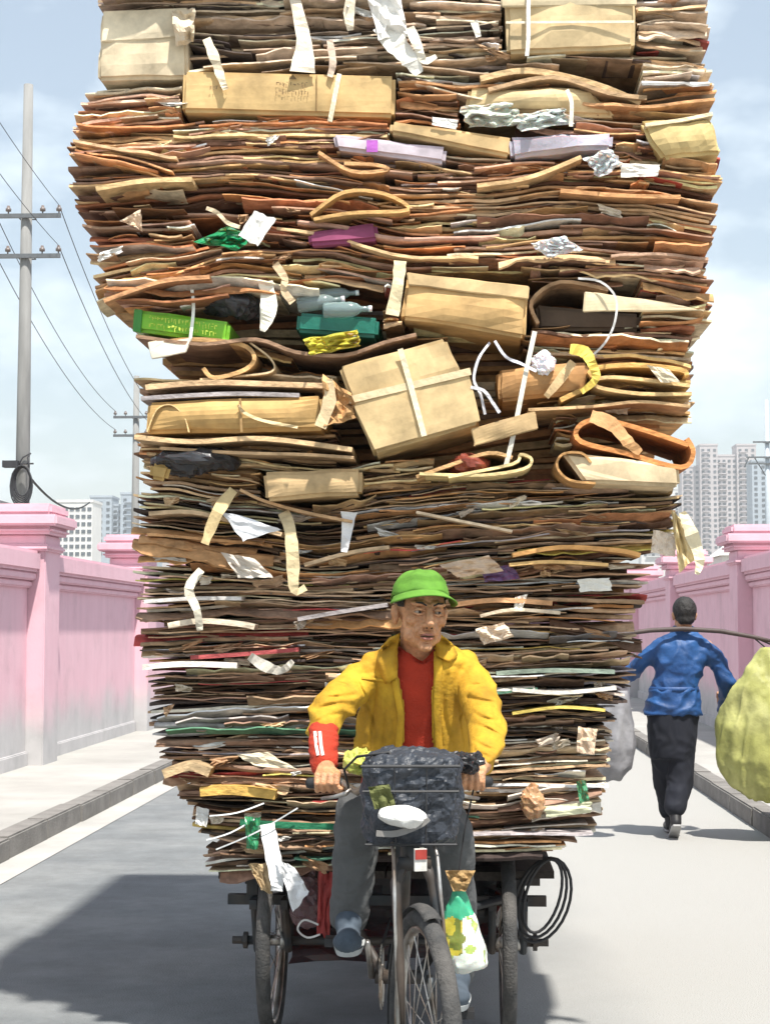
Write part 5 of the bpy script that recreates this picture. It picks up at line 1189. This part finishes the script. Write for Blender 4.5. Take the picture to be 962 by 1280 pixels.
mb = MB(); tube(mb, [HM @ Vector((-.021, -.0895, -.0715)), HM @ Vector((-.008, -.0975, -.0735)), HM @ Vector((.008, -.0975, -.0735)), HM @ Vector((.021, -.0895, -.0715))], [.0015, .0048, .0048, .0015], 8); finish('lip', mb.mesh('lip', None), M_LIP, o)
mb = MB(); tube(mb, [HM @ Vector((-.022, -.0895, -.0645)), HM @ Vector((-.008, -.0990, -.0605)), HM @ Vector((0, -.0995, -.0615)), HM @ Vector((.008, -.0990, -.0605)), HM @ Vector((.022, -.0895, -.0645))], [.0012, .0036, .0036, .0036, .0012], 8); finish('lip', mb.mesh('lip', None), M_LIP, o)
# short hair under the cap
mb = MB(); V = []; Fs = []
ellip(mb, (0, .020, .028), (.0775, .0965, .088), None, 32, 20); me = mb.mesh('hair', None)
b = bmesh.new(); b.from_mesh(me); bmesh.ops.delete(b, geom=[f for f in b.faces if f.calc_center_median().z < (-.005 if f.calc_center_median().y > .02 else .02) or f.calc_center_median().y < -.03], context='FACES'); b.to_mesh(me); b.free()
me.transform(HM); finish('hair', me, M_DARKH, man)
# cap
CM_ = HM @ Matrix.Translation((0, .004, .008)) @ Matrix.Rotation(rad(-15), 4, 'X')
V = []; Fs = []; n = 36; m = 12
for j in range(m + 1):
    ph = rad(90 * j / m)
    for i in range(n):
        t = 2 * math.pi * i / n; rr = math.cos(ph) ** .75 if j < m else .002
        z = .036 + .082 * math.sin(ph) ** 1.0 + (.004 * math.cos(t * 6) * math.cos(ph))
        V.append(Vector((.0865 * rr * math.cos(t), .012 + .106 * rr * math.sin(t) + (-.01 if j > 4 else 0), z)))
for j in range(m):
    for i in range(n): Fs.append((j * n + i, j * n + (i + 1) % n, (j + 1) * n + (i + 1) % n, (j + 1) * n + i))
me = MB().add(V, Fs).mesh('cap', None, True); wrinkle(me, .004, 22, ridge=False, seed=2); me.transform(CM_)
me = evaluated(me, [('SOLIDIFY', dict(thickness=.003, offset=1))]); cap = finish('cap', me, M_GREEN, man)
V = []; Fs = []; n = 25; m = 6
for i in range(n):
    t = rad(-82 + 164 * i / (n - 1)); sn, cs = math.sin(t), math.cos(t)
    for j in range(m):
        f = j / (m - 1); e = f * .066 * max(.12, cs) ** .6
        x = (.0885 + e * .55) * sn; y = .012 - (.107 + e) * cs
        V.append(Vector((x, y, .042 - .030 * f * max(.0, cs) - .034 * (sn ** 2) * (.35 + .65 * f) * .8)))
for i in range(n - 1):
    for j in range(m - 1): Fs.append((i * m + j, i * m + j + 1, (i + 1) * m + j + 1, (i + 1) * m + j))
me = MB().add(V, Fs).mesh('brim', None, True); me.transform(CM_); me = evaluated(me, [('SOLIDIFY', dict(thickness=.004, offset=0))]); finish('brim', me, M_GREEN, cap)
mb = MB(); ellip(mb, CM_ @ Vector((0, .002, .119)), (.007, .007, .004)); finish('cap_button', mb.mesh('cap_button', None), M_GREEN, cap)

def pxring(v, ul, ur, cy, ry):
    a, b = at(ul, v, cy), at(ur, v, cy); return ((a.x + b.x) / 2, cy, a.z, (b.x - a.x) / 2, ry)
# red knit: body, neck and the sleeve that shows
mb = MB(); loft(mb, [pxring(985, 450, 580, 5.58, .12), pxring(940, 458, 576, 5.55, .122), pxring(890, 456, 584, 5.51, .124), pxring(850, 456, 590, 5.475, .118), pxring(826, 462, 584, 5.465, .10), pxring(815, 488, 562, 5.46, .080), pxring(809, 496, 556, 5.46, .072)], 36, 2.2)
me = fuse(mb, .007, 3); wrinkle(me, .004, 14, (1, 1, .6), True, 4)
dents(me, [(at(527, 812, 5.40), .035, Vector((0, .012, -.035))), (at(527, 818, 5.38), .03, Vector((0, .010, -.022)))]); knit = finish('red_pullover', me, M_REDK, man)
mb = MB(); chain(mb, [at(407, 900, 5.23), at(404, 916, 5.185), at(404, 938, 5.115), at(405, 955, 5.07)], [.040, .047, .045, .041], 16)
me = fuse(mb, .005, 3); wrinkle(me, .005, 14, (.5, .5, 2), True, 6); sl = finish('sleeve', me, M_REDK, knit)
from mathutils.bvhtree import BVHTree
SB = BVHTree.FromPolygons([v.co + WL[sl.name] for v in sl.data.vertices], [p.vertices[:] for p in sl.data.polygons])
for dx in (-4.5, 1.5):
    pts = [(398 + dx, 914), (399 + dx, 924), (400 + dx, 934), (402 + dx, 944)]; ys = []
    for (u, v) in pts:
        h_ = SB.ray_cast(CAM, (at(u, v, 5) - CAM).normalized()); ys.append(h_[0].y - .004 if h_[0] is not None else 5.06)
    ribbon('white_stripe', pts, 3.8, ys, (.70, .64, .58), parent=sl, curl=.0002, t=.006)
# yellow jacket
mb = MB(); loft(mb, [pxring(958, 440, 592, 5.575, .140), pxring(940, 442, 590, 5.56, .141), pxring(905, 447, 588, 5.525, .138), pxring(870, 450, 592, 5.495, .136), pxring(845, 450, 594, 5.475, .132), pxring(826, 452, 592, 5.465, .122), pxring(812, 472, 574, 5.46, .095), pxring(802, 488, 560, 5.455, .084), pxring(795, 494, 556, 5.455, .078)], 40, 2.3)
chain(mb, [at(470, 836, 5.47), at(442, 858, 5.38), at(409, 893, 5.26), at(405, 910, 5.205)], [.062, .061, .062, .055], 18)
chain(mb, [at(578, 836, 5.47), at(597, 866, 5.38), at(608, 902, 5.26), at(608, 930, 5.17), at(603, 950, 5.095)], [.062, .062, .061, .054, .044], 18)
me = fuse(mb, .0065, 5)
def jm(c, tor): 
    u = proj(c)[0]; k = min(1, max(0, (u - 452) / 14)) * min(1, max(0, (592 - u) / 14)); return k if tor else 1 - k
wrinkle(me, .009, 11, (1, .6, .18), True, 1, lambda c: jm(c, True)); wrinkle(me, .010, 8, (.7, .3, 1.9), True, 4, lambda c: jm(c, False)); wrinkle(me, .0032, 15, (1, .6, .5), True, 7)
def creases(me, lines):
    T = BVHTree.FromPolygons([v.co for v in me.vertices], [p.vertices[:] for p in me.polygons]); out = []
    for (a, b_, c, d, dep, r) in lines:
        L = math.hypot(c - a, d - b_); n = max(3, int(L / 2.2)); bend = R.uniform(-.12, .12) * L
        for k in range(n):
            f = k / (n - 1); u = a + (c - a) * f - (d - b_) / L * bend * 4 * f * (1 - f); v = b_ + (d - b_) * f + (c - a) / L * bend * 4 * f * (1 - f)
            h = T.ray_cast(CAM, (at(u, v, 5) - CAM).normalized())
            if h[0] is not None and h[0].y < 5.62: w = math.sin(math.pi * min(1, .12 + f * .88)) ** .6; out.append((h[0], r, Vector((0, dep * w * .55, 0))))
    dents(me, out)
creases(me, [(470, 846, 462, 940, .012, .008), (481, 870, 478, 945, .010, .007), (458, 880, 470, 930, .010, .007), (489, 900, 486, 948, .008, .006), (560, 842, 566, 930, .012, .008), (572, 860, 580, 935, .012, .008),
             (551, 890, 556, 944, .008, .006), (586, 870, 574, 900, .012, .007), (446, 850, 462, 880, .014, .008), (452, 842, 478, 836, .008, .006), (578, 838, 556, 832, .008, .006),
             (446, 868, 404, 872, .014, .008), (442, 880, 394, 888, .014, .008), (438, 893, 392, 905, .012, .007), (436, 858, 412, 852, .010, .007), (398, 862, 388, 886, .008, .006),
             (584, 872, 622, 878, .014, .008), (588, 888, 628, 900, .014, .008), (590, 904, 630, 922, .014, .008), (588, 922, 622, 938, .012, .007), (592, 938, 618, 950, .010, .006), (588, 856, 614, 850, .010, .007), (612, 880, 630, 905, .008, .006)])
dents(me, [(at(428, 905, 5.28), .03, Vector((.004, .02, .012))), (at(455, 880, 5.33), .03, Vector((.0, .018, 0))), (at(592, 885, 5.33), .03, Vector((0, .018, 0)))])
OL = [(790, 499), (815, 497), (838, 497), (865, 502), (893, 507), (940, 504), (965, 502)]; OR = [(790, 545), (815, 542), (877, 539), (946, 541), (965, 543)]
b = bmesh.new(); b.from_mesh(me); kill = []
for f in b.faces:
    c = f.calc_center_median(); u, v = proj(c)
    if (c.y < 5.50 and 780 < v < 975 and lerp_tab(OL, v) < u < lerp_tab(OR, v) and f.normal.y < .35) or v > 953 + 3 * math.sin(u * .11) and 425 < u < 596 and c.y > 5.25: kill.append(f)
    elif v < 799 and f.normal.z > .3 and 490 < u < 560: kill.append(f)
bmesh.ops.delete(b, geom=kill, context='FACES'); bmesh.ops.smooth_vert(b, verts=[v for v in b.verts if v.is_boundary], factor=.5, use_axis_x=True, use_axis_y=True, use_axis_z=True); bmesh.ops.smooth_vert(b, verts=[v for v in b.verts if v.is_boundary], factor=.5, use_axis_x=True, use_axis_y=True, use_axis_z=True)
b.to_mesh(me); b.free(); JM = me.copy()
me = evaluated(me, [('SOLIDIFY', dict(thickness=.005, offset=-1))]); jk = finish('jacket', me, M_YEL, man)
# facings and collar laid on the jacket surface
from mathutils.bvhtree import BVHTree
JB = BVHTree.FromPolygons([v.co for v in JM.vertices], [p.vertices[:] for p in JM.polygons])
def on_jacket(u, v, lift=.004, default=5.36):
    d = (at(u, v, 5) - CAM).normalized(); h = JB.ray_cast(CAM, d); y = h[0].y if h[0] is not None else default
    return at(u, v, y - lift)
def cloth_strip(name, a_pts, b_pts, lift, parent, m, n=12, thick=.004):
    V = []; Fs = []
    def samp(p, f):
        x = f * (len(p) - 1); i = min(len(p) - 2, int(x)); t = x - i; return p[i][0] + (p[i + 1][0] - p[i][0]) * t, p[i][1] + (p[i + 1][1] - p[i][1]) * t
    k = 5
    for i in range(n):
        f = i / (n - 1); a, b_ = samp(a_pts, f), samp(b_pts, f)
        row = []
        for j in range(k):
            g = j / (k - 1); u, v = a[0] + (b_[0] - a[0]) * g, a[1] + (b_[1] - a[1]) * g; row.append(on_jacket(u, v, lift * (1 + .6 * math.sin(g * math.pi))))
        V += row
    # guard against rays that slip past the cloth edge
    ys = sorted(v.y for v in V); med = ys[len(ys) // 2]
    V = [v if abs(v.y - med) < .09 else CAM + (v - CAM) * (med / v.y) for v in V]
    for i in range(n - 1):
        for j in range(k - 1): Fs.append((i * k + j, i * k + j + 1, (i + 1) * k + j + 1, (i + 1) * k + j))
    me = MB().add(V, Fs).mesh(name, None, True); me = evaluated(me, [('SOLIDIFY', dict(thickness=thick, offset=0))]); return finish(name, me, m, parent)
cloth_strip('front_facing', [(496, 846), (500, 866), (505, 893), (503, 920), (501, 950)], [(488, 846), (492, 866), (497, 893), (495, 920), (493, 950)], .004, jk, M_YEL)
cloth_strip('front_facing', [(544, 824), (542, 860), (541, 893), (543, 920), (544, 948)], [(553, 824), (551, 860), (550, 893), (552, 920), (553, 948)], .004, jk, M_YEL)
cloth_strip('collar', [(500, 791), (496, 812), (497, 832), (496, 847)], [(487, 797), (474, 812), (470, 828), (482, 855)], .012, jk, M_YEL)
cloth_strip('collar', [(546, 792), (544, 805), (545, 815), (546, 820)], [(552, 794), (566, 806), (572, 820), (562, 828)], .012, jk, M_YEL)
cloth_strip('chest_seam', [(452, 846), (470, 848), (488, 850)], [(452, 849), (470, 851), (488, 853)], .003, jk, M_YEL, thick=.003)
# trousers and shoes
mb = MB(); ellip(mb, hp, (.165, .135, .115))
for a, b_, c in ((hpL, knL, anL), (hpR, knR, anR)): chain(mb, [a, a.lerp(b_, .5), b_, b_.lerp(c, .5), c], [.098, .086, .072, .066, .060], 18)
me = fuse(mb, .008, 4); wrinkle(me, .010, 10, (1, 1, .8), True, 2); wrinkle(me, .004, 26, (1, 1, 1), True, 3); finish('trousers', me, M_TROU, man)
for an, tip in ((anL, at(434, 1178, 5.08)), (anR, at(570, 1246, 5.26))):
    mb = MB(); hl = Vector((an.x, an.y + .05, tip.z + .005)); caps(mb, hl, tip + Vector((0, 0, .0)), .036, .038); caps(mb, an, an.lerp(tip, .4), .042, .042); ellip(mb, tip + Vector((0, .01, 0)), (.046, .05, .030))
    sh = finish('shoe', fuse(mb, .006, 4), M_SHOE, man)
    mb = MB(); loft(mb, [(tip.x, (tip.y + hl.y) / 2, tip.z - .040, .040, .125), (tip.x, (tip.y + hl.y) / 2, tip.z - .022, .046, .132)], 24, 2.6); mb.build('sole', mat('sole_rubber', (.40, .42, .42), .8, .2), sh)

# ---- the walker with the shoulder pole
WY = 11.8
M_BLUE = mat('blue_jacket_cloth', (.014, .062, .195), .55, .35, 8, .3, 60, col2=(.018, .085, .25)); M_NAVY = mat('navy_trouser_cloth', (.010, .012, .020), .85, .3, 6)
wk = empty('person', Vector((at(848, 900, WY).x, WY, 0)), 'person in a blue jacket walking away with a shoulder pole', 'person')
WH = Matrix.Translation(at(854, 768, WY - .02)) @ Matrix.Rotation(rad(185), 4, 'Z')
mb = MB(); head_prims(mb, WH); w = lambda u, v, dy=0: at(u, v, WY + dy)
caps(mb, WH @ Vector((0, .02, -.05)), w(853, 798), .052, .06); ellip(mb, w(850, 828), (.15, .09, .17)); caps(mb, w(850, 840), w(843, 895), .12, .13)
wsl, wsr, wel, wer, wwl, wwr = w(824, 808), w(882, 808), w(796, 834, .05), w(908, 852, .02), w(779, 846, .22), w(902, 886, .22)
for a, b_, c in ((wsl, wel, wwl), (wsr, wer, wwr)): caps(mb, a, b_, .048, .04); caps(mb, b_, c, .04, .028)
wal, war = w(837, 1018, .28), w(843, 1012, -.10)
for a, b_, c in ((w(832, 900), w(832, 962, .1), wal), (w(852, 900), w(850, 962, -.02), war)): caps(mb, a, b_, .085, .055); caps(mb, b_, c, .052, .036)
for wr_ in (wwl, wwr):
    d = Vector((0, .02, .03))
    ellip(mb, wr_ + d + Vector((0, .03, .02)), (.032, .02, .042))
    for k in range(4): chain(mb, [wr_ + d + Vector((-.026 + .018 * k, .04, .05)), wr_ + d + Vector((-.026 + .018 * k, .02, .085)), wr_ + d + Vector((-.026 + .018 * k, -.012, .075))], [.010, .009, .008], 8)
    chain(mb, [wr_ + d + Vector((.03, .02, .02)), wr_ + d + Vector((.044, 0, .05)), wr_ + d + Vector((.03, -.02, .06))], [.012, .011, .009], 8)
finish('body', fuse(mb, .007, 2), M_SKIN, wk)
mb = MB(); ellip(mb, WH @ Vector((0, .024, .030)), (.0825, .100, .096), WH.to_3x3(), 24, 16); ellip(mb, WH @ Vector((0, .06, -.03)), (.064, .055, .05), WH.to_3x3()); 
me = fuse(mb, .007, 3); wrinkle(me, .004, 40, (1, 1, .5), True, 2)
b = bmesh.new(); b.from_mesh(me); bmesh.ops.delete(b, geom=[f for f in b.faces if (WH.inverted() @ f.calc_center_median()).y < -.045 or (WH.inverted() @ f.calc_center_median()).z < -.07], context='FACES'); b.to_mesh(me); b.free(); finish('hair', me, M_DARKH, wk)
def wring(v, ul, ur, ry, dy=0): 
    a, b_ = at(ul, v, WY), at(ur, v, WY); return ((a.x + b_.x) / 2, WY + dy, a.z, (b_.x - a.x) / 2, ry)
mb = MB(); loft(mb, [wring(893, 804, 877, .15), wring(878, 807, 875, .148), wring(866, 810, 873, .14), wring(860, 813, 871, .13), wring(852, 813, 873, .14), wring(838, 816, 878, .14), wring(820, 816, 886, .135), wring(808, 816, 888, .118), wring(798, 826, 880, .088), wring(790, 839, 868, .068), wring(783, 842, 866, .064)], 40, 2.3)
chain(mb, [w(828, 810), w(812, 822, .02), wel, w(788, 840, .12), w(784, 843, .16)], [.070, .074, .062, .056, .050], 16)
chain(mb, [w(880, 812), w(898, 832, .01), wer, w(906, 872, .12), w(903, 884, .2)], [.072, .074, .062, .056, .05], 16)
me = fuse(mb, .010, 3); wrinkle(me, .018, 5.5, (1, .6, 1.3), True, 3); wrinkle(me, .008, 13, (1, .6, 1), True, 6); finish('jacket', me, M_BLUE, wk)
mb = MB(); loft(mb, [wring(864, 811.5, 872.5, .142), wring(858, 811.5, 872.5, .142)], 40, 2.3); finish('belt', evaluated(mb.mesh('belt', None), []), M_BLUE, wk)
mb = MB(); loft(mb, [wring(948, 813, 866, .12), wring(930, 810, 869, .135), wring(910, 809, 871, .14), wring(884, 808, 873, .14)], 32, 2.2)
chain(mb, [w(829, 935, .03), w(832, 980, .14), wal + Vector((0, 0, .03))], [.098, .086, .072], 16); chain(mb, [w(851, 935, 0), w(849, 980, -.03), war + Vector((0, 0, .02))], [.098, .088, .074], 16)
me = fuse(mb, .010, 3); wrinkle(me, .009, 7, (1, 1, .3), True, 2); wrinkle(me, .006, 14, (1, 1, .6), True, 5); finish('trousers', me, M_NAVY, wk)
M_WSH = mat('black_shoe', (.02, .02, .022), .5, .2); M_WSO = mat('grey_sole', (.34, .34, .34), .8, .2)
for an, tip, hl in ((wal, Vector((wal.x, wal.y + .16, .035)), Vector((wal.x, wal.y - .04, .05))), (war, Vector((war.x, war.y + .12, .035)), Vector((war.x, war.y - .05, .12)))):
    mb = MB(); caps(mb, hl, tip, .036, .034); caps(mb, an, hl, .045, .038); o = finish('shoe', fuse(mb, .007, 3), M_WSH, wk)
    d = (tip - hl).normalized(); up = d.cross(Vector((1, 0, 0))).normalized(); up = up if up.z > 0 else -up
    mb = MB(); V = []
    for (q, ww) in ((-.035, .024), (0, .034), (.08, .034), ((tip - hl).length, .036), ((tip - hl).length + .034, .02)):
        for sg in (-1, 1):
            for hh in (-.038, -.026): V.append(hl + d * q + Vector((sg * ww, 0, 0)) + up * hh)
    Fs = []
    for i in range(4):
        a = 4 * i; e = a + 4; Fs += [(a, a + 2, e + 2, e), (a + 1, e + 1, e + 3, a + 3), (a, e, e + 1, a + 1), (a + 2, a + 3, e + 3, e + 2)]
    Fs += [(0, 1, 3, 2), (16, 18, 19, 17)]; mb.add(V, Fs); mb.build('sole', M_WSO, o)
PP = [w(742, 800, -.12), w(775, 793, -.12), w(812, 788, -.12), w(853, 786, -.115), w(900, 789, -.12), w(940, 796, -.12), w(992, 808, -.12)]
mb = MB(); tube(mb, PP, [.012, .015, .017, .018, .017, .015, .012], 10); tag(mb.build('shoulder_pole', mat('bamboo_pole', (.07, .05, .045), .6, .3, 12), None, True), 'dark bamboo carrying pole bowed across the walker\'s shoulders', 'pole')
def sack(name, rings, Y, m, label, amp, seed, cord_from, dy=.75):
    mb = MB(); loft(mb, [(at(u, v, Y).x, Y, at(u, v, Y).z, r, r * dy) for u, v, r in rings][::-1], 36)
    me = fuse(mb, .014, 3); wrinkle(me, amp * 1.2, 3.4, (1, 1, .3), True, seed); wrinkle(me, amp * .8, 7.5, (1, 1, .22), True, seed + 7); wrinkle(me, amp * .3, 14, (1, 1, .5), True, seed + 3)
    s_ = finish(name, me, m, None); tag(s_, label, 'sack')
    t = at(rings[0][0], rings[0][1], Y); mb = MB()
    for sg in (-1, 1): tube(mb, [cord_from, t + Vector((sg * .04, 0, .02)), t + Vector((sg * .05, 0, -.05))], .006, 6)
    mb.build('sling_cord', M_BLACK, s_); return s_
M_SKY = mat('yellow_green_sack_cloth', (.33, .335, .10), .6, .35, 6, .3, 40, col2=(.40, .40, .15)); M_SKW = mat('grey_sack_plastic', (.24, .24, .255), .4, .3, 6, .3, 40, col2=(.33, .33, .345))
sack('yellow_green_sack', [(962, 812, .05), (960, 830, .13), (956, 860, .24), (955, 905, .325), (957, 950, .335), (962, 980, .29), (968, 1000, .17)], WY - .12, M_SKY, 'bulging yellow green sack slung from the shoulder pole', .024, 2, PP[5])
sack('grey_sack', [(768, 850, .04), (768, 868, .10), (768, 900, .145), (768, 935, .165), (766, 960, .13), (762, 976, .07)], WY - .12, M_SKW, 'grey white plastic sack slung from the pole beside the load', .025, 5, PP[1])

# ================================================================== the air
M_HAZE = bpy.data.materials.new('haze_air'); M_HAZE.use_nodes = True
hn, hl_ = M_HAZE.node_tree.nodes, M_HAZE.node_tree.links; hn.remove(hn['Principled BSDF'])
pv = hn.new('ShaderNodeVolumePrincipled'); pv.inputs['Color'].default_value = (.93, .95, .97, 1); pv.inputs['Density'].default_value = .0005; pv.inputs['Anisotropy'].default_value = .2
hl_.new(pv.outputs[0], hn['Material Output'].inputs['Volume'])
mb = MB(); box(mb, (-2600, -340, -1.1), (2600, 3100, 160)); tag(mb.build('haze', M_HAZE), 'thin pale city haze in the air', 'haze', None, 'stuff')
